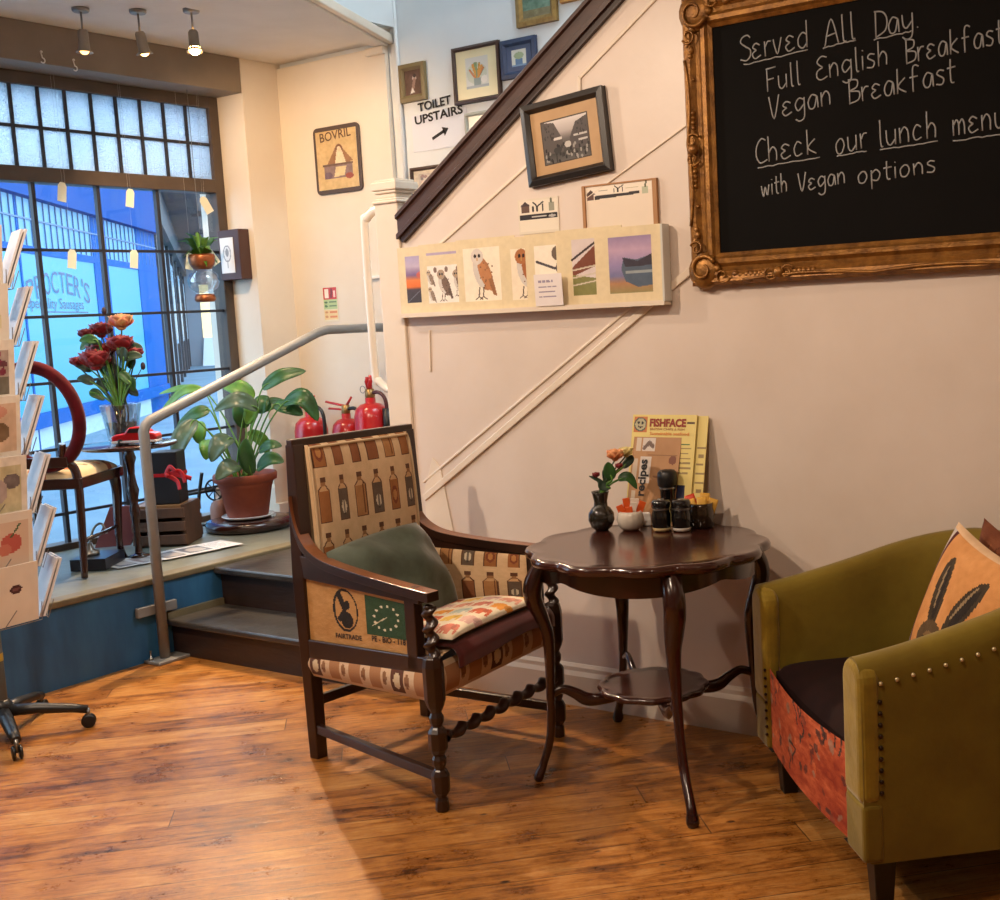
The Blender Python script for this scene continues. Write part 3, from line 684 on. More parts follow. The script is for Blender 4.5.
MB().tube(rim, .005, 6).build('piping', mat('pale_fabric_piping', (198, 172, 136), .8), ch)
# seat: rolled upholstery
cvs = bottles(7, 1.2, 110, 40, .35, bg=(206, 180, 150)); 
def seatf(u, v):
    """u walks round the seat edge from rear-near to front-near to front-far to rear-far, v goes up"""
    q = u * 3; bul = .022 * math.sin(PI * v)
    if q < 1: s_, t_ = .02 + .96 * q, -.012 - bul * 1.3
    elif q < 2: s_, t_ = .985 + bul * 1.2, (q - 1)
    else: s_, t_ = .98 - .96 * (q - 2), 1.012 + bul * 1.3
    z0, z1 = .295 + (.345 - .295) * min(1, max(0, s_)), .385 + (.455 - .385) * min(1, max(0, s_))
    return Cc(s_, t_, z0 + (z1 - z0) * v)
cvl = Cv(330, 36, (206, 180, 150), 5, 20); 
for k in range(17):
    x = (k + .4) / 17; kk = k % 4
    cvl.rect(x - .016, .12, x + .016, .82, (168, 122, 84) if kk else (90, 54, 36))
    if kk == 0: cvl.ell(x, .48, .009, .25, (206, 190, 160))
    cvl.ell(x + .026, .5, .006, .22, (140, 100, 68)); cvl.rect(x + .02, .4, x + .03, .48, (120, 80, 52))
mb = MB().grid(seatf, 330, 36, 0, True, cvl)
zt_ = lambda s_: .385 + .07 * s_
mb.grid(lambda u, v: Cc(.02 + .965 * u, v, zt_(u) + .03 * (1 - (2 * v - 1) ** 4)), 10, 10, 0, True, Cv(10, 10, (196, 166, 130)))
mb.grid(lambda u, v: Cc(.02 + .965 * u, 1 - v, .295 + .05 * u), 4, 4, 0, True, Cv(4, 4, (120, 100, 80)))
mb.build('seat', M['cloth'], ch)
# red velvet cover hanging over the front edge, elephant pad, green cushion
vel = mat('dark_red_velvet', (98, 22, 20), .8, col2=(70, 14, 14), scale=12, sheen=.5)
def velf(u, v):
    t_ = .13 + .80 * u
    if v < .72: s_ = .25 + .76 * v / .72; z = zt_(s_) + .03 * (1 - (2 * t_ - 1) ** 4) + .012
    else:
        k = (v - .72) / .28; s_ = 1.02 + .035 * math.sin(min(1, k * 2) * PI / 2); z = zt_(1) + .03 * (1 - (2 * t_ - 1) ** 4) + .012 - .058 * k * (1 + .12 * math.sin(u * 7))
    return Cc(s_, t_, z)
o = MB().grid(velf, 24, 40).build('velvet_throw', vel); s_ = o.modifiers.new('thick', 'SOLIDIFY'); s_.thickness = .006
tag(o, 'dark red velvet cloth draped over front of the oak armchair seat', 'throw')
ce = elephants(130, 130)
def padf(top):
    def f(u, v):
        x, y = 2 * u - 1, 2 * v - 1; e = max(0, (1 - x ** 6) * (1 - y ** 6)) ** .45
        s_, t_ = .30 + .715 * u, .135 + .775 * v
        return Cc(s_, t_, zt_(s_) + .03 * (1 - (2 * t_ - 1) ** 4) + .036 + (.026 * e + .006 * math.sin(7 * u + 4 * v) * e if top else -.018 * e))
    return f
mb = MB().grid(padf(True), 130, 130, 0, True, ce); mb.grid(lambda u, v: padf(False)(1 - u, v), 20, 20, 0, True, Cv(4, 4, (214, 196, 168)))
tag(mb.build('seat_pad', M['cloth']), 'thin cream seat pad printed with coloured elephants on the oak armchair', 'cushion')
def pillow(name, c, ux, uy, w, h, th, mats, label, cv=None, n=34, pinch=.10, piping=None, group=None, lump=.0, rnd=.06):
    c, ux, uy = V(c), V(ux).normalized(), V(uy).normalized(); nn = ux.cross(uy)
    def f(sg):
        def g(u, v):
            x, y = 2 * u - 1, 2 * v - 1
            e = max(0, (1 - abs(x) ** 2.6) * (1 - abs(y) ** 2.6)) ** .55
            px = x * (1 - pinch * math.cos(y * PI / 2) * abs(x)) * math.sqrt(1 - rnd * y * y); py = y * (1 - pinch * math.cos(x * PI / 2) * abs(y)) * math.sqrt(1 - rnd * x * x)
            return c + ux * (px * w / 2) + uy * (py * h / 2) + nn * (sg * th / 2 * e + lump * e * math.sin(5 * x + 2 * y) * math.cos(4 * y - x))
        return g
    mb = MB()
    mb.grid(f(1), cv.w if cv else n, cv.h if cv else n, 0, True, cv); mb.grid(lambda u, v: f(-1)(1 - u, v), n, n, 1 if piping else 0, True)
    return mb.build(name, mats)
gv = mat('green_velvet', (76, 88, 74), .75, col2=(50, 56, 42), scale=10, sheen=.45, bump=.25, bscale=14)
cp = V((-2.955, 3.035, .605)); ax1 = V((.10, .99, .09)).normalized(); ax2 = V((-.48, .06, .87)); ax2 = (ax2 - ax1 * ax2.dot(ax1)).normalized()
tag(pillow('cushion', cp, ax1, ax2, .44, .375, .21, gv, '', lump=.02, pinch=.02, rnd=.15), 'muted green velvet cushion slumped against back of the oak armchair', 'cushion')
# ================================================================== TEA TABLE
TC = V((-2.09, 3.30, 0)); TZ = .745; TR = .392
tt = thing('tea_table', TC, 'round mahogany table with scalloped edge and small lower shelf', 'table')
def scal(a, n=12, k=.035): return 1 - k + k * 1.0 * abs(math.cos(n * a / 2)) ** .8 * 1.0 + .012 * math.cos(n * a)
def topf(prof, c, n=12, kk=.035, seg=144):
    vs = []
    for r, z, m in prof:
        for k in range(seg):
            a = 2 * PI * k / seg; q = r * (1 + (scal(a, n, kk) - 1) * m); vs.append(c + V((q * math.cos(a), q * math.sin(a), z)))
    fs = [(i * seg + k, i * seg + (k + 1) % seg, (i + 1) * seg + (k + 1) % seg, (i + 1) * seg + k) for i in range(len(prof) - 1) for k in range(seg)]
    mb = MB().add(vs, fs, 0, True); N = len(prof)
    mb.f += [tuple(range((N - 1) * seg, N * seg)), tuple(range(seg - 1, -1, -1))]; mb.mi += [0, 0]; mb.sm += [False, False]; mb.c += [None, None]
    return mb
topf([(TR - .05, TZ - .034, 1), (TR - .014, TZ - .032, 1), (TR - .002, TZ - .024, 1), (TR, TZ - .012, 1), (TR - .006, TZ - .001, 1), (TR - .014, TZ + .002, 1), (TR - .022, TZ, 1), (TR - .06, TZ - .0005, .3)], TC).build('tabletop', M['top'], tt)
ap = MB(); nA = 96
def apf(rr):
    return lambda u, v: TC + V((rr * math.cos(2 * PI * u), rr * math.sin(2 * PI * u), 0)) + Z_ * (TZ - .03 - (1 - v) * (.036 + .034 * abs(math.sin(4 * PI * u + .6)) ** .7))
ap.grid(apf(.345), nA, 3, wrap=True); ap.grid(lambda u, v: apf(.322)(1 - u, v), nA, 3, wrap=True)
ap.grid(lambda u, v: apf(.345 - .023 * v)(u, 0), nA, 1, wrap=True)
ap.build('apron', M['dark'], tt)
feet = [V((-1.745, 2.935, 0)), V((-2.365, 3.02, 0)), V((-2.445, 3.61, 0)), V((-1.80, 3.59, 0))]
for i, Fp in enumerate(feet):
    d = (Fp - TC); Rf = d.length; d.normalize(); sd = V((-d.y, d.x, 0))
    pr = spline([(.338, .715, .026, .032), (.372, .655, .031, .034), (.378, .60, .029, .034), (.352, .53, .022, .030), (.336, .46, .019, .023), (.34 + (Rf - .40) * .2, .30, .0145, .016), (.35 + (Rf - .40) * .55, .15, .014, .015), (Rf - .018, .055, .0135, .015), (Rf - .006, .028, .0155, .019), (Rf, .012, .0165, .02), (Rf, 0, .012, .014)], 4)
    MB().tube([TC + d * r + Z_ * z for r, z, a, b_ in pr], [(a, b_) for r, z, a, b_ in pr], 10, flat=d).build('leg', M['dark'], tt)
SZ = .282
topf([(.15, SZ - .022, 1), (.178, SZ - .018, 1), (.182, SZ - .008, 1), (.176, SZ + .001, 1), (.168, SZ + .001, 1), (.162, SZ - .002, 1), (.14, SZ - .002, .3)], TC, 12, .03, 120).build('lower_shelf', M['top'], tt)
for i, Fp in enumerate(feet):
    d = (Fp - TC); Rf = d.length; d.normalize()
    pr = spline([(.10, SZ - .032, .012, .012), (.17, SZ - .034, .014, .02), (.22, SZ - .03, .012, .022), (.26, SZ - .005, .011, .018), (.30, SZ + .012, .010, .015), (.345, SZ - .005, .010, .013)], 5)
    MB().tube([TC + d * r + Z_ * z for r, z, a, b_ in pr], [(a, b_) for r, z, a, b_ in pr], 8, flat=V((-d.y, d.x, 0))).build('stretcher', M['dark'], tt)
# ================================================================== OLIVE TUB CHAIR
fl, fn_ = V((-1.737, 3.300, 0)), V((-1.112, 2.625, 0)); wv = (fl - fn_).normalized(); bk_ = V((-wv.y, wv.x, 0)); bk_ = bk_ if bk_.x > 0 else -bk_
HWd = (fl - fn_).length / 2; M0 = (fl + fn_) / 2 + bk_ * .022
tc_ = thing('tub_chair', M0 + bk_ * .4, 'olive velvet tub armchair with studded arms and orange patterned front', 'armchair')
oliv = mat('olive_velvet', (126, 108, 30), .75, col2=(108, 88, 22), scale=5, spec=.25, sheen=.3, bump=.12, bscale=40)
DS = .36
def plan(t, off):
    """U-shaped plan line, t 0..1 from near front round the back to far front; off inward"""
    r = HWd - off; Ls = DS; La = PI * r * 1.0; tot = 2 * Ls + La; s = t * tot
    if s < Ls: p = M0 - wv * r + bk_ * s
    elif s < Ls + La:
        a = (s - Ls) / r; p = M0 + bk_ * Ls + (-wv * math.cos(a) + bk_ * math.sin(a) * .86) * r
    else: p = M0 + wv * r + bk_ * (Ls - (s - Ls - La))
    return p
def ztop(t):
    f = min(1, min(t, 1 - t) / .36); f = f * .6 + .4 * f * f * (3 - 2 * f); return .65 + .155 * f
ZB = .15
NT = 72
prof_n = [(0, 0.0), (0.0, .15), (.0, .5), (.0, .8), (.004, .93), (.02, .985), (.05, 1.0), (.082, .985), (.098, .94), (.102, .86), (.11, .6), (.12, .35), (.12, .2)]
def shell(u, v):
    k = v * (len(prof_n) - 1); i = min(int(k), len(prof_n) - 2); f = k - i
    o_ = prof_n[i][0] * (1 - f) + prof_n[i + 1][0] * f; h = prof_n[i][1] * (1 - f) + prof_n[i + 1][1] * f
    p = plan(u, o_); return p + Z_ * (ZB + (ztop(u) - ZB) * h)
mb = MB().grid(shell, NT, len(prof_n) - 1)
for e in (0, 1):
    ring = [shell(e, k / (len(prof_n) - 1)) for k in range(len(prof_n))]
    c = sum(ring, V((0, 0, 0))) / len(ring); mb.add(ring, [tuple(range(len(ring)))] if e == 0 else [tuple(range(len(ring) - 1, -1, -1))], 0, False)
mb.build('shell', oliv, tc_, sub=1)
# padded facing down the front of each arm
olf = mat('olive_piping_velvet', (150, 126, 34), .7, col2=(122, 100, 26), scale=14, spec=.25, sheen=.4, bump=.3, bscale=22)
for sg in (-1, 1):
    zt0_ = ztop(0); a_r, b_r = HWd + .004, HWd - .120
    def fpoly(z0, z1, rnd): 
        pts = [(b_r, z0), (a_r, z0)]
        if rnd: pts += [((a_r + b_r) / 2 + (a_r - b_r) / 2 * math.cos(k * PI / 10), z1 - .05 + .05 * math.sin(k * PI / 10)) for k in range(11)]
        else: pts += [(a_r, z1), (b_r, z1)]
        return [M0 + wv * (sg * r) + Z_ * z for r, z in pts]
    q_ = fpoly(ZB + .002, .30, False); q_ = [p + bk_ * .05 for p in q_]; MB().prism(q_ if sg < 0 else q_[::-1], bk_ * -.054).build('arm_base', oliv, tc_, bevel=.012, segs=3)
    q_ = fpoly(.296, zt0_ - .004, True); q_ = [p + bk_ * .05 for p in q_]; MB().prism(q_ if sg < 0 else q_[::-1], bk_ * -.058).build('arm_front', olf, tc_, bevel=.022, segs=4)
    continue
    pr = [(HWd - .05, .285), (HWd - .05, .33), (HWd - .05, .45), (HWd - .05, .60), (HWd - .052, ztop(0) - .03)]
    pts = spline([(r, z) for r, z in pr], 6)
    MB().tube([M0 + wv * (sg * r) + Z_ * z + bk_ * .019 for r, z in pts], [(.052 + .003 * math.sin(i * 1.7), .03) if 0 < i < len(pts) - 1 else (.03, .018) for i in range(len(pts))], 14, flat=wv).build('arm_front', olf, tc_)
for k in range(16):
    t = .022 + .30 * k / 16; p = plan(t, -.001) + Z_ * (ztop(t) - .062); MB().ball(p, .0055, n=8, m=5).build('stud', mat('bright_stud', (214, 200, 160), .3, .6), tc_)
for k in range(9):
    p = M0 - wv * (HWd + .001) + bk_ * .045 + Z_ * (.55 - k * .028); MB().ball(p, .006, n=8, m=5).build('stud', mat('dark_stud', (44, 26, 14), .4, .5), tc_)
for k in range(9): p = M0 + wv * (HWd - .115) - bk_ * .004 + Z_ * (.20 + k * .025); MB().ball(p, .005, n=8, m=5).build('stud', mat('dark_stud', (44, 26, 14), .4, .5), tc_)
fp = Cv(120, 50, (172, 70, 28), 22, 6)
for k in range(46):
    x, y = random.random(), random.random(); fp.ell(x, y, random.uniform(.008, .03), random.uniform(.03, .09), random.choice([(92, 36, 26), (120, 50, 30), (206, 108, 60), (150, 120, 104), (70, 34, 28)]), random.uniform(0, 3), .8)
for k in range(14):
    x = random.random(); y = random.random(); pts = [(x + random.uniform(-.02, .02) * j, y + j * random.uniform(.04, .1)) for j in range(5)]; fp.line(pts, .03, random.choice([(84, 34, 26), (64, 40, 34)]))
fp.noise(20, 34)
q0, q1 = M0 + wv * (HWd - .10), M0 - wv * (HWd - .10)
def frontf(u, v):
    p = q0.lerp(q1, u); bow = .02 * math.sin(PI * u)
    return p - bk_ * bow + bk_ * .012 + Z_ * (ZB + .008 + v * (.25 - .012 * math.sin(PI * u)))
mb = MB().grid(frontf, 120, 50, 0, True, fp)
mb.grid(lambda u, v: frontf(1 - u, v) + bk_ * .03, 12, 4, 0, True, Cv(4, 4, (90, 50, 30))); mb.build('front_panel', M['cloth'], tc_)
sm_ = mat('dark_maroon_seat', (34, 12, 11), .9, col2=(25, 9, 9), scale=20, spec=.2)
def seatt(top):
    def f(u, v):
        # u across, v front to back in the U
        x = 2 * u - 1; d = v; r = HWd - .115
        yb = DS + math.sqrt(max(0, 1 - x * x)) * (r * .86); y = .03 - .015 * math.cos(x * PI / 2) + d * (yb - .03)
        e = max(0, (1 - abs(x) ** 5) * (1 - abs(2 * d - 1) ** 6)) ** .5
        return M0 + wv * (x * r) + bk_ * y + Z_ * (.395 + (.05 * e if top else -.10))
    return f
mb = MB().grid(seatt(True), 24, 24); mb.grid(lambda u, v: seatt(False)(1 - u, v), 24, 6)
mb.grid(lambda u, v: seatt(v > .5)(u, 0) if v in (0, 1) else seatt(False)(u, 0), 24, 1)
mb.build('seat', sm_, tc_)
for (a, b_) in ((-1, .07), (1, .07), (-1, .62), (1, .62)):
    c = M0 + wv * (a * (HWd - (.08 if b_ < .3 else .2))) + bk_ * b_
    MB().hexa([c + wv * x * .022 + bk_ * y * .022 for x, y in ((-1, -1), (1, -1), (1, 1), (-1, 1))] + [c + Z_ * (ZB + .03) + wv * x * .032 + bk_ * y * .032 for x, y in ((-1, -1), (1, -1), (1, 1), (-1, 1))]).build('leg', mat('black_stained_leg', (26, 18, 14), .4), tc_, bevel=.003)
MB().grid(lambda u, v: plan(u, .03 + .3 * v * .4) + Z_ * (ZB + .005), 40, 2).build('underside', mat('black_lining', (24, 20, 18), .9), tc_)
# hare cushion and patterned cushion behind it
hc = Cv(90, 90, (214, 150, 88), 8, 5)
for ex, rot, hh in ((.36, .16, 1), (.66, -.42, 1)):
    hc.ell(ex, .60, .075, .25, (62, 50, 34), rot); hc.ell(ex + .01, .60, .035, .18, (38, 30, 24), rot); hc.ell(ex - .015, .64, .012, .16, (150, 128, 96), rot)
hc.ell(.44, .22, .19, .2, (92, 72, 46)); hc.ell(.44, .20, .12, .15, (132, 104, 66)); hc.ell(.36, .26, .03, .03, (20, 16, 14)); hc.ell(.53, .26, .03, .03, (20, 16, 14)); hc.ell(.44, .12, .04, .03, (60, 40, 34))
hc.rect(0, 0, .085, 1, (206, 198, 192)); hc.rect(.085, 0, .13, 1, (84, 30, 28)); hc.rect(.97, 0, 1, 1, (88, 30, 30)); hc.rect(0, .965, 1, 1, (226, 190, 150)); hc.noise(7, 26)
pc = A(985, 590, 1, 3.20); pc = V((-1.03, 3.225, .618))
hx = V((.70, -.70, -.17)).normalized(); hy = V((.16, .28, .94)); hy = (hy - hx * hy.dot(hx)).normalized(); hz = hx.cross(hy)
if hz.dot(V((-1, -1, 0))) < 0: hx = -hx
o = pillow('cushion', pc, hx, hy, .44, .44, .15, [M['cloth'], mat('white_cushion_back', (214, 206, 196), .8)], '', hc, piping=True)
tag(o, 'orange cushion printed with long eared hare in the olive tub chair', 'cushion')
bcv = Cv(60, 60, (112, 58, 30), 14, 12)
for k in range(40): bcv.line([(random.random(), random.random()) for _ in range(2)], .015, random.choice([(74, 34, 20), (150, 86, 44)]), .6)
o = pillow('cushion', pc + V((.09, .085, .0)), hx, V((.1, .2, 1)), .42, .42, .12, M['cloth'], '', bcv)
tag(o, 'brown patterned cushion tucked behind the orange hare cushion', 'cushion')
# ================================================================== WALL DISPLAYS (stair wall)
def wp(x, y, d=0): return A(x, y, 1, WY - d)
XR = V((1, 0, 0))
# chalkboard
bx0, bx1, bz0, bz1 = -2.10, -.80, 1.56, 2.50
cbd = thing('chalkboard', ((bx0 + bx1) / 2, WY, bz0), 'large chalkboard menu in ornate gilt frame on the stair wall', 'chalkboard')
yb = WY - .02; fw_ = .106
MB().box(bx0 + .05, WY - .02, bz0 + .05, bx1 - .05, WY - .002, bz1 - .05).build('board', M['chalkboard'], cbd)
pr_ = [(0, .0), (0, .03), (.012, .045), (.03, .042), (.045, .028), (.06, .03), (.072, .04), (.086, .04), (.094, .03), (.106, .022), (.106, 0)]
fm = MB()
corn = [(bx0, bz0, 1, 1), (bx1, bz0, -1, 1), (bx1, bz1, -1, -1), (bx0, bz1, 1, -1)]
vs = [V((x + sx_ * i, WY - .002 - d, z + sz_ * i)) for (x, z, sx_, sz_) in corn for i, d in pr_]; n = len(pr_)
fm.add(vs, [(a * n + i, a * n + i + 1, ((a + 1) % 4) * n + i + 1, ((a + 1) % 4) * n + i) for a in range(4) for i in range(n - 1)], 0, False)
fm.build('frame', M['gold'], cbd)
random.seed(11)
def scroll(mb, c, sx_, sz_, r):
    """C-scroll with leaves, mirrored by sx_, sz_"""
    c = V(c); pts = []; rs = []
    for k in range(26):
        a = .4 + k * .30; rr = r * (1 - k / 34); pts.append(c + V((sx_ * rr * math.cos(a), -.006 * math.sin(k / 25 * PI), sz_ * rr * math.sin(a)))); rs.append(r * .17 * (1 - k / 40))
    mb.tube(pts, rs, 8)
for (x, z, sx_, sz_) in corn:
    o = MB(); y = WY - .045
    o.ball((x + sx_ * .05, y + .015, z + sz_ * .05), .062, .028, .062)
    scroll(o, (x + sx_ * .055, y - .008, z + sz_ * .055), sx_, sz_, .048); scroll(o, (x + sx_ * .125, y, z + sz_ * .03), sx_, -sz_, .026); scroll(o, (x + sx_ * .03, y, z + sz_ * .125), -sx_, sz_, .026)
    for k in range(7):
        o.ball((x + sx_ * (.15 + k * .019), y + .006 + k * .001, z + sz_ * (.022 + .012 * math.sin(k * 1.3))), .016 - k * .0012, .010, .010, 8, 6)
        o.ball((x + sx_ * (.022 + .012 * math.sin(k * 1.3)), y + .006 + k * .001, z + sz_ * (.15 + k * .019)), .010, .010, .016 - k * .0012, 8, 6)
    for k in range(6): a = -.2 + k * .36; o.ball((x + sx_ * (.045 + .055 * math.cos(a)), y + .008, z + sz_ * (.045 + .055 * math.sin(a))), .016, .012, .016, 8, 6)
    o.build('corner_ornament', M['gold'], cbd)
for (x, z, ax_) in ((bx0 + .03, (bz0 + bz1) / 2 - .02, 1), (bx1 - .03, (bz0 + bz1) / 2, 1), ((bx0 + bx1) / 2 - .32, bz0 + .03, 0), ((bx0 + bx1) / 2, bz1 - .03, 0)):
    o = MB(); y = WY - .045
    for sg in (-1, 1):
        scroll(o, (x + (0 if ax_ else sg * .03), y, z + (sg * .03 if ax_ else 0)), 1, sg, .024)
        for k in range(5): q = sg * (.055 + k * .016); o.ball((x + (0 if ax_ else q), y + .008, z + (q if ax_ else 0)), .011, .01, .011, 8, 6)
    o.ball((x, y, z), .02, .016, .02); o.build('centre_ornament', M['gold'], cbd)
# raised ribbon moulding along the frame
o = MB()
for (x0, z0, x1, z1) in ((bx0 + .012, bz0 + .2, bx0 + .012, bz1 - .2), (bx0 + .2, bz0 + .012, bx1 - .2, bz0 + .012), (bx0 + .2, bz1 - .012, bx1 - .2, bz1 - .012)):
    P0, P1 = V((x0, WY - .047, z0)), V((x1, WY - .047, z1)); n = 24
    pp = V((0, 0, 1)) if abs(z1 - z0) < .01 else V((1, 0, 0))
    o.tube([P0.lerp(P1, k / n) + pp * (.012 * abs(math.sin(PI * 2 * k / n))) for k in range(n + 1)], .006, 6)
o.build('ribbon_moulding', M['gold'], cbd)
G = {'S': ([(.52, .88), (.38, 1), (.14, .95), (.04, .76), (.28, .56), (.5, .4), (.48, .14), (.28, 0), (0, .08)],), 'e': ([(.40, .5), (.2, .6), (.05, .46), (.22, .33)], [(.22, .33), (.02, .2), (.15, 0), (.44, .1)]),
 'r': ([(.05, .6), (.08, 0)], [(.08, .36), (.2, .56), (.36, .56)]), 'v': ([(0, .6), (.18, 0), (.4, .62)],), 'd': ([(.45, 1.05), (.45, 0)], [(.45, .5), (.25, .6), (.05, .4), (.06, .12), (.25, 0), (.45, .16)]),
 'A': ([(0, 0), (.26, 1), (.5, 0)], [(.1, .38), (.42, .42)]), 'l': ([(.08, 1.05), (.1, .08), (.2, 0)],), 'D': ([(.06, 1), (.05, 0)], [(0, .98), (.36, .9), (.54, .6), (.46, .2), (.03, 0)]),
 'a': ([(.42, .5), (.2, .6), (.03, .33), (.1, .04), (.3, .06), (.42, .5), (.46, 0)],), 'y': ([(.02, .6), (.06, .2), (.2, .08), (.42, .3)], [(.44, .6), (.42, -.2), (.2, -.35), (0, -.22)]),
 'F': ([(.05, 1), (.05, 0)], [(0, 1), (.5, 1.02)], [(.05, .52), (.38, .54)]), 'u': ([(.03, .6), (.05, .15), (.2, 0), (.4, .2)], [(.42, .6), (.42, 0)]),
 'E': ([(.5, .92), (.25, 1), (.05, .78), (.3, .52)], [(.3, .52), (.05, .4), (.02, .14), (.2, 0), (.5, .1)]), 'n': ([(.03, .6), (.05, 0)], [(.05, .36), (.22, .6), (.38, .44), (.4, 0)]),
 'g': ([(.42, .5), (.2, .6), (.03, .36), (.15, .08), (.42, .3)], [(.43, .6), (.42, -.22), (.2, -.38), (.02, -.26)]), 'i': ([(.05, .6), (.06, 0)], [(.05, .8), (.07, .84)]),
 's': ([(.35, .55), (.15, .6), (.05, .45), (.32, .24), (.25, .02), (0, .06)],), 'h': ([(.04, 1.05), (.04, 0)], [(.04, .34), (.22, .58), (.38, .4), (.38, 0)]),
 'B': ([(.05, 1), (.05, 0)], [(0, 1), (.42, .92), (.4, .64), (.08, .52), (.5, .42), (.46, .1), (.02, 0)]), 'k': ([(.04, 1.02), (.04, 0)], [(.38, .6), (.06, .28), (.42, 0)]),
 'f': ([(.42, .94), (.26, 1.02), (.15, .85), (.15, -.05)], [(0, .55), (.36, .56)]), 't': ([(.15, .95), (.15, .1), (.3, 0)], [(0, .6), (.36, .62)]), 'V': ([(0, 1), (.2, 0), (.46, 1)],),
 'C': ([(.5, .9), (.3, 1), (.08, .7), (.05, .3), (.22, 0), (.54, .1)],), 'c': ([(.36, .5), (.18, .6), (.03, .33), (.12, .03), (.38, .1)],), 'o': ([(.2, .6), (.04, .4), (.08, .06), (.28, .02), (.42, .3), (.34, .56), (.2, .6)],),
 'm': ([(.03, .6), (.04, 0)], [(.04, .38), (.18, .58), (.28, .4), (.28, 0)], [(.28, .38), (.42, .58), (.52, .42), (.54, 0)]), 'w': ([(0, .6), (.14, 0), (.28, .5), (.42, 0), (.56, .6)],), 'p': ([(.05, .6), (.05, -.38)], [(.05, .42), (.25, .6), (.42, .36), (.3, .04), (.06, .1)]), '.': ([(.05, .0), (.08, .03)],)}
WDT = {'i': .14, 'l': .22, '.': .16, 'm': .6, 'w': .62, 'r': .38, 't': .36, 's': .38}
def word(mb, txt, x0, y0, x1, y1, cap, rad=.0024):
    p0, p1 = A(x0, y0, 1, yb), A(x1, y1, 1, yb); tw_ = sum(WDT.get(c, .48) + .1 for c in txt) - .1
    e = (p1 - p0); ln = e.length; e.normalize(); up = V((-.02, 0, 1)); k = ln / tw_; x = 0
    for c in txt:
        for st in G[c]:
            q = spline(st, 5) if len(st) > 2 else st
            mb.tube([p0 + e * ((a + random.uniform(-.004, .004)) * k + x * k) + up * (b_ * cap) - Y_ * .001 for a, b_ in q], [(rad, .0009)] * len(q), 6, flat=Z_ if len(q) > 9 else Z_)
        x += WDT.get(c, .48) + .1
def under(mb, x0, y0, x1, y1):
    p0, p1 = A(x0, y0, 1, yb), A(x1, y1, 1, yb)
    mb.tube([p0.lerp(p1, k / 12) + Z_ * random.uniform(-.002, .002) - Y_ * .001 for k in range(13)], [(.0012, .0022)] * 13, 6, flat=Y_)
lines = [
 ([('Served', 741, 62, 808, 47), ('All', 825, 47, 856, 38), ('Day.', 875, 38, 920, 27)], .078, [(744, 65, 808, 50), (823, 48, 856, 40), (874, 40, 912, 31)]),
 ([('Full', 767, 92, 801, 84), ('English', 817, 81, 889, 64), ('Breakfast', 906, 64, 1004, 43)], .070, []),
 ([('Vegan', 770, 120, 832, 104), ('Breakfast', 849, 104, 956, 82)], .072, []),
 ([('Check', 756, 164, 818, 153), ('our', 836, 155, 868, 147), ('lunch', 879, 147, 938, 137), ('menu', 953, 136, 1006, 127)], .076, [(758, 168, 820, 157), (837, 156, 867, 151), (880, 150, 938, 141), (953, 141, 1004, 134)]),
 ([('with', 762, 197, 788, 191), ('Vegan', 799, 192, 846, 183), ('options', 858, 184, 936, 172)], .058, [])]
for ws, cap, us in lines:
    for k, (t_, a, b_, c, d) in enumerate(ws):
        mb = MB(); word(mb, t_, a, b_, c, d, cap)
        if us: under(mb, *us[k])
        mb.build('chalk_lettering', M['chalk'], cbd)
# long holder with the mounted prints
h0, h1 = wp(403, 317), wp(668, 305); zt0 = 1.786; LW = 1.262
hd = thing('print_holder', (-2.83, WY, 1.50), 'long cream wall rack holding a row of mounted bird prints', 'rack')
x0 = -3.462; e_ = V((1, 0, .0)); z0 = 1.503
MB().box(x0, WY - .012, z0, x0 + LW, WY - .001, z0 + .27).build('backing', M['gloss'], hd)
MB().box(x0, WY - .055, z0, x0 + LW, WY - .001, z0 + .014).build('ledge', M['gloss'], hd, bevel=.003)
MB().box(x0, WY - .057, z0, x0 + LW, WY - .055, z0 + .017).build('front_lip', M['gloss'], hd)
random.seed(5)
cream = (222, 206, 170)
def owl(cv, x, y, s, body, face, legs=True, look=0):
    cv.ell(x + .02 * s, y + .0 * s, .15 * s, .28 * s, tuple(v * .92 for v in body), .36); cv.ell(x - .04 * s, y - .0 * s, .10 * s, .23 * s, (208, 200, 192), .26)
    cv.ell(x + .075 * s, y - .05 * s, .095 * s, .25 * s, body, .44); cv.poly([(x + .12 * s, y - .1 * s), (x + .2 * s, y - .34 * s), (x + .27 * s, y - .36 * s), (x + .2 * s, y - .08 * s)], tuple(v * .8 for v in body))
    cv.ell(x - .07 * s, y + .25 * s, .115 * s, .12 * s, face); cv.ell(x - .105 * s, y + .26 * s, .025 * s, .03 * s, (40, 32, 30)); cv.ell(x - .03 * s, y + .26 * s, .025 * s, .03 * s, (40, 32, 30)); cv.ell(x - .07 * s, y + .21 * s, .014 * s, .03 * s, (190, 150, 90))
    if legs:
        for d in (-.05, .03): cv.line([(x + d * s, y - .22 * s), (x + d * s - .02 * s, y - .36 * s)], .02 * s, (90, 72, 60)); cv.line([(x + d * s - .08 * s, y - .4 * s), (x + d * s - .02 * s, y - .36 * s), (x + d * s + .05 * s, y - .4 * s)], .016 * s, (90, 72, 60))
    for k in range(14): cv.ell(x + random.uniform(-.05, .2) * s, y + random.uniform(-.25, .15) * s, .012 * s, .014 * s, tuple(v * .7 for v in body))
def mount(w=104, h=110): return Cv(w, h, cream, 3, 4)
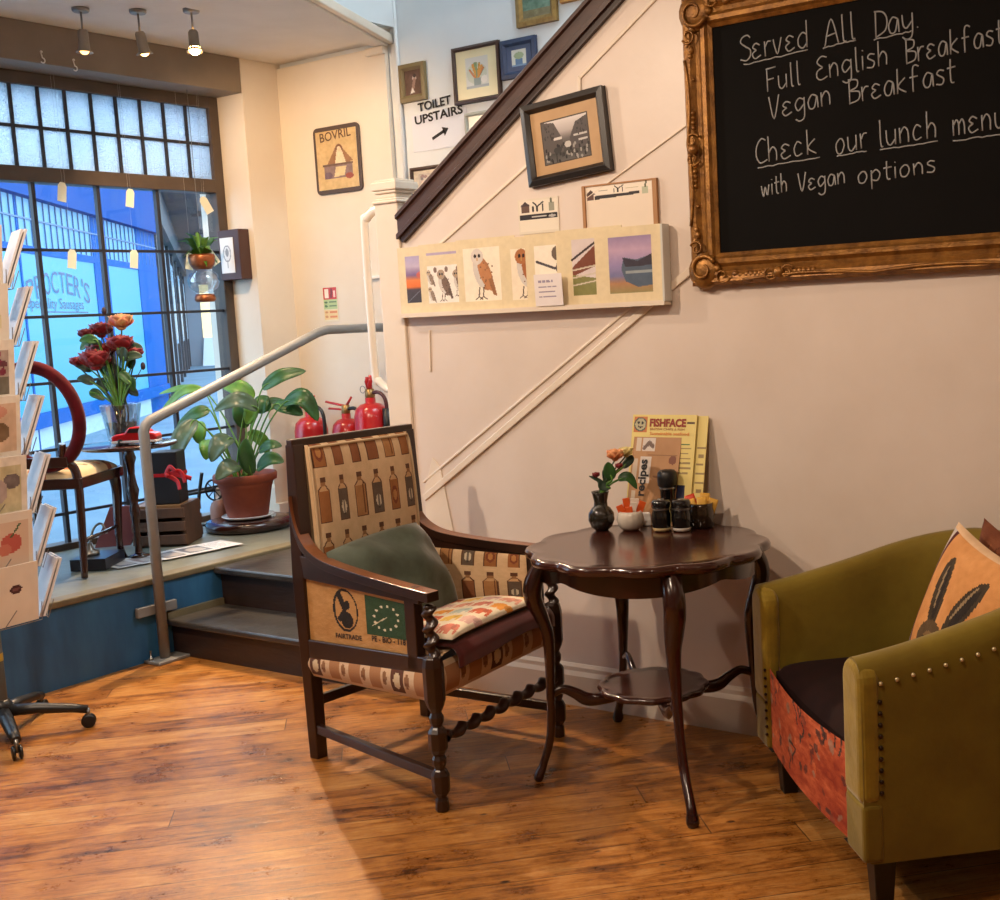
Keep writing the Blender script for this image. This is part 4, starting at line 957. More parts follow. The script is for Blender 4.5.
def sunset(cv, a):
    cv.grad([(a[1], (60, 56, 62)), (a[1] + .2, (70, 58, 64)), (a[1] + .24, (220, 110, 40)), (a[1] + .34, (232, 130, 60)), (a[1] + .42, (120, 96, 140)), (a[1] + .55, (190, 176, 200)), (a[3], (170, 160, 196))], (cv.u > a[0]) & (cv.u < a[2]) & (cv.v > a[1]) & (cv.v < a[3]))
    cv.line([(a[0] + .02, a[1] + .02), (a[0] + .25, a[1] + .18)], .012, (110, 110, 120)); cv.ell(a[0] + .3, a[1] + .42, .1, .05, (220, 90, 60), 0, .7)
prints = []
cv = mount(); sunset(cv, (.13, .16, .86, .86)); prints.append((0, cv, 'mounted print of an orange sunset over dark fields', 'sunset'))
cv = mount(); cv.rect(.13, .84, .9, .87, (176, 162, 190)); cv.rect(.13, .14, .9, .68, (238, 230, 220))
owl(cv, .42, .40, .6, (120, 98, 84), (170, 150, 130)); owl(cv, .18, .5, .34, (150, 130, 112), (190, 172, 150), False); owl(cv, .19, .26, .32, (150, 130, 112), (190, 172, 150), False); owl(cv, .68, .42, .5, (120, 98, 84), (170, 150, 130))
for k in range(4): cv.ell(.28 + k * .2, .62, .03, .04, (130, 108, 96))
prints.append((.118, cv, 'mounted print of several small brown owls', 'owl'))
cv = mount(); cv.rect(.12, .13, .88, .87, (240, 228, 206)); owl(cv, .42, .52, .92, (186, 128, 84), (214, 204, 194)); prints.append((.315, cv, 'mounted print of a single pale barn owl standing', 'owl'))
cv = mount(); cv.rect(.18, .12, .9, .84, (238, 224, 200)); owl(cv, .42, .5, .9, (164, 100, 58), (170, 110, 66)); prints.append((.53, cv, 'mounted print of a reddish brown owl, half hidden', 'owl'))
cv = mount(); cv.rect(.14, .12, .9, .84, (240, 230, 212)); cv.line([(.18, .62), (.45, .52), (.62, .5)], .035, (80, 74, 78)); cv.ell(.52, .72, .1, .1, (110, 96, 84)); cv.ell(.60, .52, .12, .12, (92, 84, 84)); cv.line([(.5, .36), (.62, .5)], .02, (80, 64, 58)); prints.append((.655, cv, 'mounted print of a small grey bird on a twig', 'bird'))
cv = mount(); cv.rect(.24, .13, .88, .86, (214, 202, 200)); cv.poly([(.24, .5), (.6, .78), (.75, .84), (.88, .8), (.88, .6), (.24, .38)], (122, 72, 56)); cv.rect(.6, .2, .7, .84, (84, 56, 48)); cv.poly([(.24, .13), (.88, .13), (.88, .3), (.24, .4)], (132, 132, 82))
for y in (.26, .36, .46): cv.line([(.24, y), (.6, y + .05)], .02, (206, 196, 178))
cv.line([(.24, .6), (.62, .82)], .03, (64, 50, 50)); prints.append((.80, cv, 'mounted print of a red roofed barn with a gate', 'barn'))
cv = mount(); cv.grad([(.13, (150, 140, 96)), (.26, (176, 130, 96)), (.36, (120, 120, 160)), (.5, (150, 136, 178)), (.7, (188, 160, 186)), (.87, (150, 132, 168))], (cv.u > .2) & (cv.u < .83) & (cv.v > .13) & (cv.v < .87)); cv.poly([(.38, .44), (.44, .28), (.62, .2), (.83, .22), (.83, .62), (.6, .56), (.42, .6)], (86, 100, 118)); cv.poly([(.4, .6), (.62, .54), (.83, .63), (.83, .48), (.44, .47)], (62, 58, 70)); cv.rect(.44, .38, .83, .42, (150, 160, 164)); prints.append((.972, cv, 'mounted print of a blue fishing boat on a shore', 'boat'))
for k, (dx, cv, lab, nm) in enumerate(prints):
    y = WY - .016 - k * .0046; cv.noise(4, 20)
    mb = MB().sheet((x0 + .004 + dx, y, z0 + .0145), (1, 0, 0), (0, .0, 1), .285, .262 + .004 * (k % 3), cv, .0036, back=(230, 214, 180))
    tag(mb.build('mounted_print', M['gprint']), lab + ' in the long wall rack', 'print', 'mounted prints in the wall rack')
cv = Cv(34, 26, (226, 218, 216), 3, 4); cv.scrib(.15, .2, .85, .85, 4, (150, 140, 160), .04)
p = wp(546, 306); tag(MB().sheet((p.x, WY - .062, p.z), (1, 0, .0), (0, -.04, 1), .125, .115, cv, .0006, back=(226, 218, 216)).build('price_note', M['paint']), 'small white handwritten note stuck over the wall rack front', 'note')
MB().box(x0 + LW - .004, WY - .058, z0 + .014, x0 + LW + .004, WY - .012, z0 + .275).build('film_edge', mat('shiny_cellophane', (206, 206, 200), .12, coat=.6), hd)
# tilted framed street photograph
def picture(name, o, ux, uz, w, h, fwd_, depth, fcol, cv, label, cat='picture', fr=.025, group=None, mat_=None, gl='gprint', root_off=0):
    """frame standing off the wall: o lower-left corner on the wall, fwd_ out of the wall"""
    o, ux, uz = V(o), V(ux).normalized(), V(uz).normalized(); n = ux.cross(uz)
    t = thing(name, o + ux * w / 2, label, cat, group); f = MB(); q = [(0, 0), (w, 0), (w, h), (0, h)]; ii = [(fr, fr), (w - fr, fr), (w - fr, h - fr), (fr, h - fr)]
    P = lambda a, d: o + ux * a[0] + uz * a[1] + n * d
    vs = []
    for k in range(4):
        mid = ((q[k][0] * .4 + ii[k][0] * .6), (q[k][1] * .4 + ii[k][1] * .6))
        vs += [P(q[k], .002), P(q[k], depth * .85), P(mid, depth), P(ii[k], depth * .55), P(ii[k], .004)]
    f.add(vs, [(a * 5 + i, ((a + 1) % 4) * 5 + i, ((a + 1) % 4) * 5 + i + 1, a * 5 + i + 1) for a in range(4) for i in range(4)] + [(0, 5, 10, 15)])
    f.build('frame', fcol, t, bevel=.0015)
    MB().sheet(P(ii[0], depth * .45), ux, uz, w - 2 * fr, h - 2 * fr, cv, .003).build('print', M[gl], t); return t
p0, p1, p3 = wp(533, 187), wp(616, 176), wp(522, 112)
ux = (p1 - p0).normalized(); uz = V((-ux.z, 0, ux.x)); ang = math.radians(4.6); ux = V((math.cos(ang), 0, math.sin(ang))); uz = V((-math.sin(ang), 0, math.cos(ang)))
cv = Cv(120, 96, (184, 150, 110), 4, 6); cv.rect(.145, .14, .85, .83, (70, 60, 52)); 
cv.grad([(.16, (90, 88, 86)), (.3, (60, 58, 56)), (.5, (104, 98, 96)), (.62, (176, 168, 166)), (.82, (214, 208, 206))], (cv.u > .16) & (cv.u < .835) & (cv.v > .155) & (cv.v < .815))
cv.poly([(.16, .3), (.16, .815), (.34, .78), (.45, .5), (.45, .3)], (84, 78, 76)); cv.poly([(.835, .3), (.835, .79), (.66, .72), (.56, .5), (.56, .3)], (78, 72, 72))
for k in range(60):
    x, y = random.uniform(.18, .82), random.uniform(.17, .42); cv.ell(x, y, .014, .03, random.choice([(34, 32, 32), (52, 48, 48), (150, 146, 142), (28, 26, 28)]))
cv.rect(.32, .50, .44, .54, (206, 200, 194)); cv.rect(.62, .5, .82, .53, (190, 186, 184)); cv.rect(.68, .42, .82, .45, (190, 186, 184)); cv.ell(.52, .4, .05, .05, (190, 186, 182)); cv.ell(.36, .34, .06, .05, (50, 48, 48))
for k in range(24): x, y = random.uniform(.17, .33), random.uniform(.5, .75); cv.rect(x, y, x + .012, y + .03, (50, 46, 46)); x = random.uniform(.66, .82); cv.rect(x, y, x + .012, y + .03, (50, 46, 46))
picture('framed_photograph', V((-2.775, WY, 1.953)), ux, uz, .362, .292, 0, .032, mat('black_frame', (30, 25, 23), .35, coat=.2), cv, 'tilted black framed old street photograph with tan mount on the stair wall', fr=.034)
# the two cards with the forked logo
def logo(cv, x, y, s, c=(40, 38, 40)):
    wd = .016 * s / .1 * 1.0
    cv.line([(x - .09 * s / .1 * .5, y + .5 * s), (x - .01 * s / .1, y + .05 * s), (x - .01 * s / .1, y - .5 * s)], wd, c); cv.line([(x + .05 * s / .1, y + .5 * s), (x - .01 * s / .1, y + .0)], wd, c); cv.line([(x - .05 * s / .1, y + .05 * s), (x - .05 * s / .1, y - .5 * s)], wd, c); cv.line([(x + .045 * s / .1, y + .2 * s), (x + .045 * s / .1, y - .5 * s)], wd, c)
p = wp(520, 235); q = wp(560, 195)
cv = Cv(60, 54, (218, 208, 190), 3, 5); cv.rect(.03, .08, .97, .95, (226, 216, 198)); logo(cv, .5, .76, .25); cv.rect(.08, .62, .28, .86, (96, 72, 60)); cv.poly([(.06, .8), (.18, .93), (.3, .8)], (64, 50, 48)); cv.rect(.76, .62, .9, .86, (150, 150, 132)); cv.line([(.83, .86), (.83, .95)], .05, (100, 104, 84))
cv.rect(.04, .40, .96, .55, (34, 30, 32)); cv.scrib(.35, .41, .7, .54, 1, (190, 186, 180), .04); cv.ell(.84, .47, .09, .04, (170, 168, 166))
tag(MB().sheet((p.x, WY - .003, 1.788), (1, 0, 0), (0, 0, 1), .185, .127, cv, .0025).build('logo_card', M['card']), 'small white card with black forked logo on the stair wall', 'card')
p = wp(584, 235)
t = thing('clip_frame', (-2.40, WY, 1.775), 'white logo sheet in thin wooden frame above the print rack', 'frame')
cv = Cv(80, 66, (226, 212, 194), 2, 4); cv.rect(.02, .80, .98, .985, (232, 222, 206)); logo(cv, .5, .895, .13); cv.poly([(.14, .78), (.8, .80), (.8, .74), (.14, .70)], (44, 38, 38)); cv.rect(.03, .70, .13, .86, (96, 66, 58)); cv.poly([(.01, .82), (.08, .93), (.15, .82)], (70, 50, 48)); cv.rect(.84, .72, .93, .88, (178, 184, 160)); cv.line([(.885, .88), (.90, .98)], .03, (92, 96, 70)); cv.scrib(.2, .86, .38, .9, 1, (150, 142, 130), .015); cv.scrib(.6, .86, .8, .9, 1, (190, 180, 150), .015)
MB().sheet((-2.540, WY - .006, 1.775), (1, 0, 0), (0, 0, 1), .285, .158, cv, .003).build('sheet', M['card'], t)
mb = MB(); mb.box(-2.552, WY - .012, 1.775, -2.540, WY - .001, 1.936).box(-2.255, WY - .014, 1.775, -2.238, WY - .001, 1.936).box(-2.552, WY - .01, 1.933, -2.238, WY - .001, 1.938); mb.build('wooden_edge', mat('pale_card_wood', (164, 118, 72), .5), t)
# ================================================================== PICTURES UP THE STAIRWELL
def bw(x, y): return A(x, y, 1, BY)
def bpic(x0_, y0_, x1_, y1_, fcol, cv, label, fr=.02, name='framed_picture', depth=.025, cat='picture'):
    """upright frame on the back wall: lower-left and upper-right as seen"""
    a, b_ = bw(x0_, y0_), bw(x1_, y1_)
    return picture(name, (a.x, BY - .001, a.z), (1, 0, 0), (0, 0, 1), b_.x - a.x, b_.z - a.z, 0, depth, fcol, cv, label, cat, fr)
olive = mat('olive_wood_frame', (122, 106, 70), .5); brown = mat('brown_wood_frame', (66, 44, 34), .4); navy = mat('navy_painted_frame', (48, 64, 96), .4, col2=(38, 50, 78), scale=30); gilt = mat('pale_gilt_frame', (156, 128, 72), .4, .4, col2=(120, 92, 48), scale=30); pale = mat('pale_grey_frame', (172, 172, 160), .5)
cv = Cv(30, 44, (92, 66, 54), 10, 5); cv.ell(.6, .66, .14, .1, (190, 170, 160)); cv.line([(.6, .6), (.5, .3), (.4, .15)], .12, (150, 120, 108)); cv.poly([(.3, .05), (.45, .3), (.6, .1)], (230, 226, 220)); cv.ell(.62, .76, .1, .08, (60, 44, 40))
bpic(403, 104, 426, 61, olive, cv, 'narrow olive framed portrait print above the toilet sign', .036)
cv = Cv(52, 74, (226, 216, 176), 3, 4); cv.rect(.24, .2, .78, .84, (206, 206, 200)); cv.ell(.5, .5, .25, .22, (190, 196, 180))
for k in range(16): a = random.uniform(.6, 2.6); cv.line([(.5, .36), (.5 + .22 * math.cos(a), .36 + .36 * math.sin(a))], .03, random.choice([(96, 122, 76), (200, 140, 60), (120, 140, 100), (190, 110, 70)]))
cv.rect(.42, .22, .6, .4, (130, 150, 150)); cv.ell(.68, .36, .08, .08, (220, 216, 210)); cv.rect(.24, .2, .78, .26, (160, 170, 176))
bpic(457, 106, 500, 40, brown, cv, 'largest brown framed botanical print on the stairwell wall', .022)
cv = Cv(34, 44, (66, 82, 116), 5, 4); cv.rect(.2, .18, .8, .84, (206, 208, 196)); cv.rect(.36, .25, .66, .48, (92, 124, 160)); cv.ell(.5, .6, .2, .14, (150, 166, 130)); cv.rect(.2, .18, .8, .25, (120, 150, 180))
bpic(504, 81, 537, 35, navy, cv, 'navy blue framed print of a potted plant on the stairwell wall', .035)
cv = Cv(46, 40, (96, 124, 104), 16, 6); cv.rect(0, 0, 1, .3, (120, 110, 76)); cv.noise(14, 8)
bpic(519, 29, 557, -22, gilt, cv, 'gilt framed green landscape painting high on the stairwell wall', .04)
cv = Cv(20, 20, (150, 130, 100), 10, 4); bpic(562, 4, 596, -34, mat('amber_gilt_frame', (176, 128, 62), .4, .3), cv, 'gilt framed picture at upper end of the stairwell row', .03)
cv = Cv(24, 30, (222, 224, 216), 2, 4); cv.rect(.34, .3, .66, .6, (170, 160, 150)); cv.rect(.4, .36, .6, .5, (120, 112, 108)); bpic(468, 138, 491, 110, pale, cv, 'small pale grey framed print beside the toilet sign', .02)
cv = Cv(36, 34, (206, 192, 170), 6, 5); cv.rect(.14, .15, .86, .86, (190, 176, 160)); cv.noise(16, 9)
for k in range(14): cv.ell(random.uniform(.2, .8), random.uniform(.25, .75), .05, .07, random.choice([(150, 120, 110), (120, 110, 106), (206, 180, 160)]))
bpic(414, 198, 452, 163, brown, cv, 'brown framed pale print low beside the newel post cap', .02)
cv = Cv(24, 34, (120, 84, 70), 12, 4); cv.ell(.5, .5, .3, .3, (156, 104, 84)); bpic(366, 268, 383, 240, brown, cv, 'little reddish picture seen between grab bar and newel post', .008)
mb = MB(); a = bw(372, 277); mb.box(a.x - .02, BY - .05, a.z - .012, a.x + .12, BY - .001, a.z + .004)
tag(mb.build('wall_shelf', M['white']), 'tiny white ledge on back wall under the little reddish picture', 'shelf')
# toilet sign
a = bw(414, 149); b_ = bw(466, 103)
t = thing('toilet_sign', ((a.x + b_.x) / 2, BY, a.z), 'white paper sign reading toilet upstairs with an arrow', 'sign')
MB().box(a.x, BY - .004, a.z - .02, b_.x, BY - .001, b_.z - .02).build('paper', mat('bluish_white_paper', (222, 224, 232), .7), t)
e1 = (bw(457, 100) - bw(419, 110)).normalized(); up_ = V((-e1.z, 0, e1.x)); mb = MB()
q = bw(419, 112); mb.text('TOILET', (q.x, BY - .005, q.z), e1, up_, .044, (bw(452, 104) - q).length, .001, 0, .03)
q = bw(416, 125); mb.text('UPSTAIRS', (q.x, BY - .005, q.z), e1, up_, .044, (bw(464, 115) - q).length, .001, 0, .03)
q0, q1 = bw(433, 139), bw(449, 128); dd = (q1 - q0).normalized(); nn = V((-dd.z, 0, dd.x))
mb.build('lettering', M['ink'], t); mb = MB(); mb.prism([V((p.x, BY - .0055, p.z)) for p in (q0 - nn * .008, q1 - dd * .03 - nn * .008, q1 - dd * .03 + nn * .008, q0 + nn * .008)], (0, .001, 0)); mb.prism([V((p.x, BY - .0055, p.z)) for p in (q1 - dd * .04 - nn * .026, q1, q1 - dd * .04 + nn * .026)], (0, .001, 0))
mb.build('arrow', M['ink'], t)
# poster on the alcove wall
AY = BY - .03
a = A(319, 196, 1, AY); b_ = A(357, 122, 1, AY)
cv = Cv(60, 88, (206, 176, 122), 8, 6); cv.rect(.0, .0, 1, 1, (206, 176, 122), .3)
cv.poly([(.24, .42), (.5, .74), (.56, .76), (.9, .44)], (150, 108, 70)); cv.ell(.56, .68, .09, .07, (126, 86, 52)); cv.poly([(.44, .42), (.5, .66), (.62, .66), (.72, .42)], (224, 206, 168)); cv.ell(.56, .67, .05, .05, (226, 200, 160)); cv.rect(.14, .40, .88, .43, (110, 84, 64)); cv.rect(.16, .18, .86, .40, (136, 112, 104)); cv.poly([(.4, .2), (.46, .38), (.72, .38), (.66, .22)], (214, 190, 140)); cv.ell(.26, .24, .1, .06, (110, 88, 96)); cv.ell(.78, .2, .1, .05, (150, 78, 60)); cv.noise(9, 20)
W_, H_ = b_.x - a.x + .02, b_.z - a.z + .0
tp = thing('poster_plaque', ((a.x + b_.x) / 2, AY, a.z), 'vintage advertising plaque with dark rounded border on the alcove wall', 'poster')
rc = .03; pts = []
for (cx_, cz_, a0) in ((a.x + rc, a.z + rc, PI), (a.x + W_ - rc, a.z + rc, 1.5 * PI), (a.x + W_ - rc, a.z + H_ - rc, 0), (a.x + rc, a.z + H_ - rc, .5 * PI)):
    for k in range(5): q = a0 + k * PI / 8; pts.append((cx_ + rc * math.cos(q), AY - .001, cz_ + rc * math.sin(q)))
MB().prism(pts, (0, -.012, 0)).build('border', mat('dark_poster_border', (78, 62, 54), .5), tp, bevel=.003)
mb = MB().sheet((a.x + .022, AY - .0145, a.z + .025), (1, 0, 0), (0, 0, 1), W_ - .044, H_ - .05, cv, .0012)
mb.text('BOVRIL', (a.x + .06, AY - .0155, a.z + H_ - .085), V((1, 0, .06)), V((-.06, 0, 1)), .05, W_ - .12, .0005, 1, .01)
mb.build('print', [M['gprint'], mat('poster_lettering', (92, 66, 44), .6)], tp)
# fire action sign
a = A(325, 322, 1, AY); b_ = A(337, 287, 1, AY)
cv = Cv(22, 52, (226, 216, 190), 2, 3); cv.rect(.05, .66, .95, 1, (190, 46, 40)); cv.rect(.14, .7, .42, .97, (240, 226, 214)); cv.poly([(.5, .7), (.64, .7), (.7, .97), (.56, .97)], (120, 30, 30)); cv.rect(.74, .72, .86, .9, (236, 200, 190)); cv.rect(.05, .37, .95, .65, (176, 196, 140)); cv.rect(.05, .05, .95, .35, (226, 196, 140))
for y in (.57, .46): cv.ell(.2, y, .1, .035, (72, 110, 72)); cv.rect(.4, y - .02, .9, y + .02, (92, 124, 86))
for y in (.28, .15): cv.ell(.2, y, .1, .035, (196, 140, 90)); cv.rect(.4, y - .025, .92, y + .025, (206, 120, 64))
tag(MB().sheet((a.x, AY - .003, a.z), (1, 0, 0), (0, 0, 1), b_.x - a.x, b_.z - a.z, cv, .002).build('fire_sign', M['card']), 'small red, green and orange fire extinguisher sign on the alcove wall', 'sign')
# deep frame on the window reveal
a, b_ = A(229, 281, 1, 4.95), A(247, 231, 1, 4.95)
bxm = mat('dark_red_brown_box', (70, 44, 38), .45); t = thing('box_frame', (-5.885, 4.95, 1.775), 'deep dark box frame with white oval print on the window reveal', 'frame')
MB().box(-5.975, 4.87, 1.775, -5.79, 4.949, 2.065).build('case', bxm, t, bevel=.004)
cv = Cv(24, 50, (228, 228, 226), 2, 3); cv.ell(.5, .55, .3, .24, (150, 152, 156)); cv.ell(.5, .55, .24, .2, (216, 216, 216)); cv.ell(.5, .58, .12, .12, (140, 142, 146)); cv.line([(.5, .3), (.5, .15)], .04, (170, 172, 176))
MB().sheet((-5.955, 4.866, 1.815), (1, 0, 0), (0, 0, 1), .115, .205, cv, .003).build('print', M['gprint'], t)
# ================================================================== POTTED PLANT ON THE RAISED FLOOR
random.seed(21)
PC = V((-5.50, 4.53, ZS))
bd = thing('round_board', PC, 'dark round wooden board on the raised floor under the potted plant', 'board')
MB().lathe(PC, [(.215, 0), (.232, .006), (.236, .03), (.228, .05), (.2, .056), (0.0, .056)], 48, cap=False).build('disc', M['dark'], bd)
sc_ = V((PC.x, PC.y, ZS + .056))
pot = thing('potted_plant', sc_, 'leafy green plant in terracotta pot on the round wooden board', 'plant')
MB().lathe(sc_, [(.06, 0), (.12, .004), (.145, .018), (.142, .022), (.12, .012), (.0, .008)], 36, cap=False).build('saucer', mat('white_ceramic', (222, 222, 220), .2, coat=.4), pot)
terra = mat('terracotta', (150, 74, 50), .6, col2=(128, 60, 42), scale=9)
MB().lathe(sc_ + Z_ * .01, [(.0, 0), (.105, 0), (.112, .01), (.142, .17), (.146, .172), (.148, .185), (.158, .20), (.172, .205), (.175, .235), (.170, .245), (.160, .242), (.150, .20), (.14, .195)], 40, cap=False).build('pot', terra, pot)
MB().lathe(sc_ + Z_ * .20, [(.148, 0), (.1, .008), (.0, .012)], 24, cap=False).build('soil', mat('dark_soil', (46, 34, 28), .9, col2=(30, 22, 18), scale=60, bump=.5), pot)
leafm = mat('leaf_green', (54, 100, 44), .38, col2=(34, 74, 36), scale=14); leafl = mat('pale_leaf_green', (112, 158, 62), .38, col2=(70, 122, 46), scale=16); leafd = mat('grey_green_leaf', (92, 112, 92), .34, col2=(56, 84, 62), scale=14)
cr = V(R0[0]); cu = -V(R0[1]); cf = V(R0[2])
def pp(x, y, dep=0):
    """point the photo shows at x, y on an upright plane through the plant, moved back by dep"""
    r = _ray(x, y); c = V((0, 0, H)); f = V((cf.x, cf.y, 0)).normalized(); k = (PC - c).dot(f) + dep; return c + r * (k / r.dot(f))
def leaf(par, base, mid, tip, wd, m, stem_from, curl=.25, fold=.18):
    """blade along base-mid-tip with a drooping midrib, plus its stalk; one leaf"""
    b, mi_, t = V(base), V(mid), V(tip); n = 14
    sp = spline([tuple(b), tuple(mi_), tuple(t)], n // 2); side0 = (t - b).cross(-cf + Z_ * .35).normalized(); mb = MB(); vs = []
    for i, p in enumerate(sp):
        f = i / (len(sp) - 1); p = V(p); w_ = wd / 2 * (math.sin(PI * min(1, f ** .8)) ** .75) if 0 < f < 1 else .001
        tan = (V(sp[min(i + 1, len(sp) - 1)]) - V(sp[max(i - 1, 0)])).normalized(); sd = (side0 - tan * side0.dot(tan)).normalized(); nn = tan.cross(sd)
        for q in (-1, -.5, 0, .5, 1): vs.append(p + sd * (q * w_) + nn * (-abs(q) * w_ * fold * 1.6 + .0))
    mb.add(vs, [(i * 5 + k, i * 5 + k + 1, i * 5 + k + 6, i * 5 + k + 5) for i in range(len(sp) - 1) for k in range(4)], 0, True)
    s0 = V(stem_from); mdl = s0.lerp(b, .55) + Z_ * (.10 * (b - s0).length) ; pts = spline([tuple(s0), tuple(mdl), tuple(b), tuple(b.lerp(mi_, .5))], 5)
    mb.tube(pts, [.0055 - .003 * k / len(pts) for k in range(len(pts))], 6, 1)
    o = mb.build('leaf', [m, leafl], par); sm2 = o.modifiers.new('thick', 'SOLIDIFY'); sm2.thickness = .0012; return o
px = 1 / 181.
LV = [((262, 389), (282, 376), (306, 371), 15, -.02, leafm), ((283, 404), (303, 398), (318, 421), 19, -.10, leafm), ((274, 405), (290, 408), (303, 415), 15, -.05, leafm), ((253, 400), (240, 389), (221, 385), 18, .05, leafl),
 ((258, 410), (238, 400), (214, 411), 17, -.12, leafd), ((210, 410), (196, 414), (177, 426), 14, .02, leafm), ((196, 420), (182, 438), (175, 462), 20, -.14, leafd), ((197, 422), (199, 432), (199, 444), 16, -.05, leafl), ((204, 390), (184, 391), (160, 413), 10, .10, leafl), ((204, 390), (182, 388), (159, 394), 7, .14, leafl),
 ((232, 438), (220, 444), (211, 462), 20, -.16, leafd), ((205, 440), (206, 448), (206, 460), 13, -.1, leafl), ((240, 466), (228, 468), (216, 480), 18, -.18, leafd), ((259, 452), (270, 445), (282, 446), 11, -.1, leafm), ((257, 470), (270, 459), (284, 462), 15, -.14, leafm),
 ((251, 474), (247, 455), (246, 438), 17, -.16, leafm), ((246, 428), (240, 414), (236, 402), 15, 0, leafm), ((262, 414), (262, 402), (268, 396), 16, .1, leafm), ((248, 400), (252, 412), (246, 424), 15, -.05, leafl), ((255, 412), (272, 404), (286, 402), 14, .12, leafm), ((248, 432), (262, 440), (268, 455), 13, .1, leafl)]
for (b, m_, t, w_, dep, mt) in LV:
    leaf(pot, pp(*b, dep), pp(*m_, dep * 1.3 - .02), pp(*t, dep * 1.5), w_ * px, mt, sc_ + V((random.uniform(-.05, .05), random.uniform(-.05, .05), .21)))
# things behind the pot
q = pp(221, 522, .12); q.z = ZS + .0
t = thing('clay_bottle', q, 'small pinkish clay bottle with pale neck behind the potted plant', 'bottle')
MB().lathe(q, [(.0, 0), (.05, 0), (.054, .02), (.054, .10), (.045, .13), (.028, .15)], 20, cap=False).build('body', mat('pink_clay', (172, 122, 104), .6), t); MB().lathe(q + Z_ * .148, [(.028, 0), (.02, .02), (.016, .06), (.02, .07), (0, .072)], 16, cap=False).build('neck', mat('pale_clay', (206, 196, 190), .5), t)
# black ornament with spoked wheel
q = pp(214, 490, .10); z0_ = q.z; t = thing('wheel_ornament', (q.x, q.y, ZS), 'black wire ornament with spoked wheel beside the potted plant', 'ornament')
f_ = V((cf.x, cf.y, 0)).normalized(); iron = mat('black_iron', (24, 24, 26), .45)
w = MB(); w.tube([q + cr * (.048 * math.cos(2 * PI * k / 24)) + Z_ * (.058 * math.sin(2 * PI * k / 24)) for k in range(24)], .006, 6, closed=True)
for k in range(4): a = PI * k / 4; w.tube([q + cr * (.046 * math.cos(a)) + Z_ * (.056 * math.sin(a)), q - cr * (.046 * math.cos(a)) - Z_ * (.056 * math.sin(a))], .0035, 5)
w.build('wheel', iron, t)
w = MB(); w.tube([q, q - cr * .24 - Z_ * .04], .009, 8); e = V((q.x, q.y, ZS)) - cr * .115
w.tube(spline([tuple(q - cr * .06 + Z_ * .10), tuple(q - cr * .085 - Z_ * .02), tuple(e + Z_ * .03), tuple(e - cr * .05 + Z_ * .008)], 6), .010, 8); w.tube([e - cr * .07 + Z_ * .006, e + cr * .07 + Z_ * .006], .007, 8); w.build('stand', iron, t)
# crate, black gift box with ribbon
q = A(160, 547, 2, ZS)
cr2 = V((cr.x, cr.y, 0)).normalized(); 
crm = mat('old_crate_wood', (96, 66, 46), .6, col2=(64, 42, 30), scale=12, stretch=(1, 1, .3))
t = thing('wooden_crate', q, 'old slatted wooden crate on the raised floor behind the steel rail', 'crate')
o_ = q - cr2 * .14
for k in range(3): MB().obox(o_ + Z_ * (.01 + k * .07), cr2, f_, Z_, .28, .02, .05).build('slat', crm, t, bevel=.003)
for k in range(3): MB().obox(o_ + Z_ * (.01 + k * .07) + f_ * .26, cr2, f_, Z_, .28, .02, .05).build('slat', crm, t, bevel=.003)
MB().obox(o_ + f_ * .02, cr2, f_, Z_, .02, .24, .215).build('end_panel', crm, t); MB().obox(o_ + f_ * .02 + cr2 * .26, cr2, f_, Z_, .02, .24, .215).build('end_panel', crm, t)
MB().obox(o_ + f_ * .02 + cr2 * .02, cr2, f_, Z_, .24, .24, .012).build('base', crm, t)
MB().obox(o_ + f_ * .02 + cr2 * .02 + Z_ * .20, cr2, f_, Z_, .24, .24, .014).build('lid', mat('tan_lid', (136, 100, 62), .5), t)
gx = o_ + cr2 * .115 + f_ * .05 + Z_ * .2155
t = thing('gift_box', gx + cr2 * .068 + f_ * .07, 'tall black box tied with red ribbon on the wooden crate', 'box')
MB().obox(gx, cr2, f_, Z_, .135, .14, .275).build('body', mat('black_card_box', (24, 22, 28), .55), t, bevel=.006)
rb = MB(); rb.obox(gx - cr2 * .002 - f_ * .002 + Z_ * .145, cr2, f_, Z_, .139, .144, .018)
rm = mat('red_satin_ribbon', (190, 8, 18), .5)
for (a, b_, c_) in (((.14, 0), (.21, .02), (.235, -.04)), ((.14, 0), (.19, -.03), (.205, -.075)), ((.13, 0), (.16, .045), (.19, .02)), ((.14, .01), (.22, -.005), (.27, -.02))):
    pts = spline([tuple(gx + cr2 * (x - .055) - f_ * (.012 + .01 * k) + Z_ * (.154 + z)) for k, (x, z) in enumerate((a, b_, c_))], 6); rb.tube(pts, [(.012, .002)] * len(pts), 6, flat=Z_)
rb.ball(gx + cr2 * .085 - f_ * .012 + Z_ * .154, .014, n=8, m=6); rb.build('ribbon', rm, t)
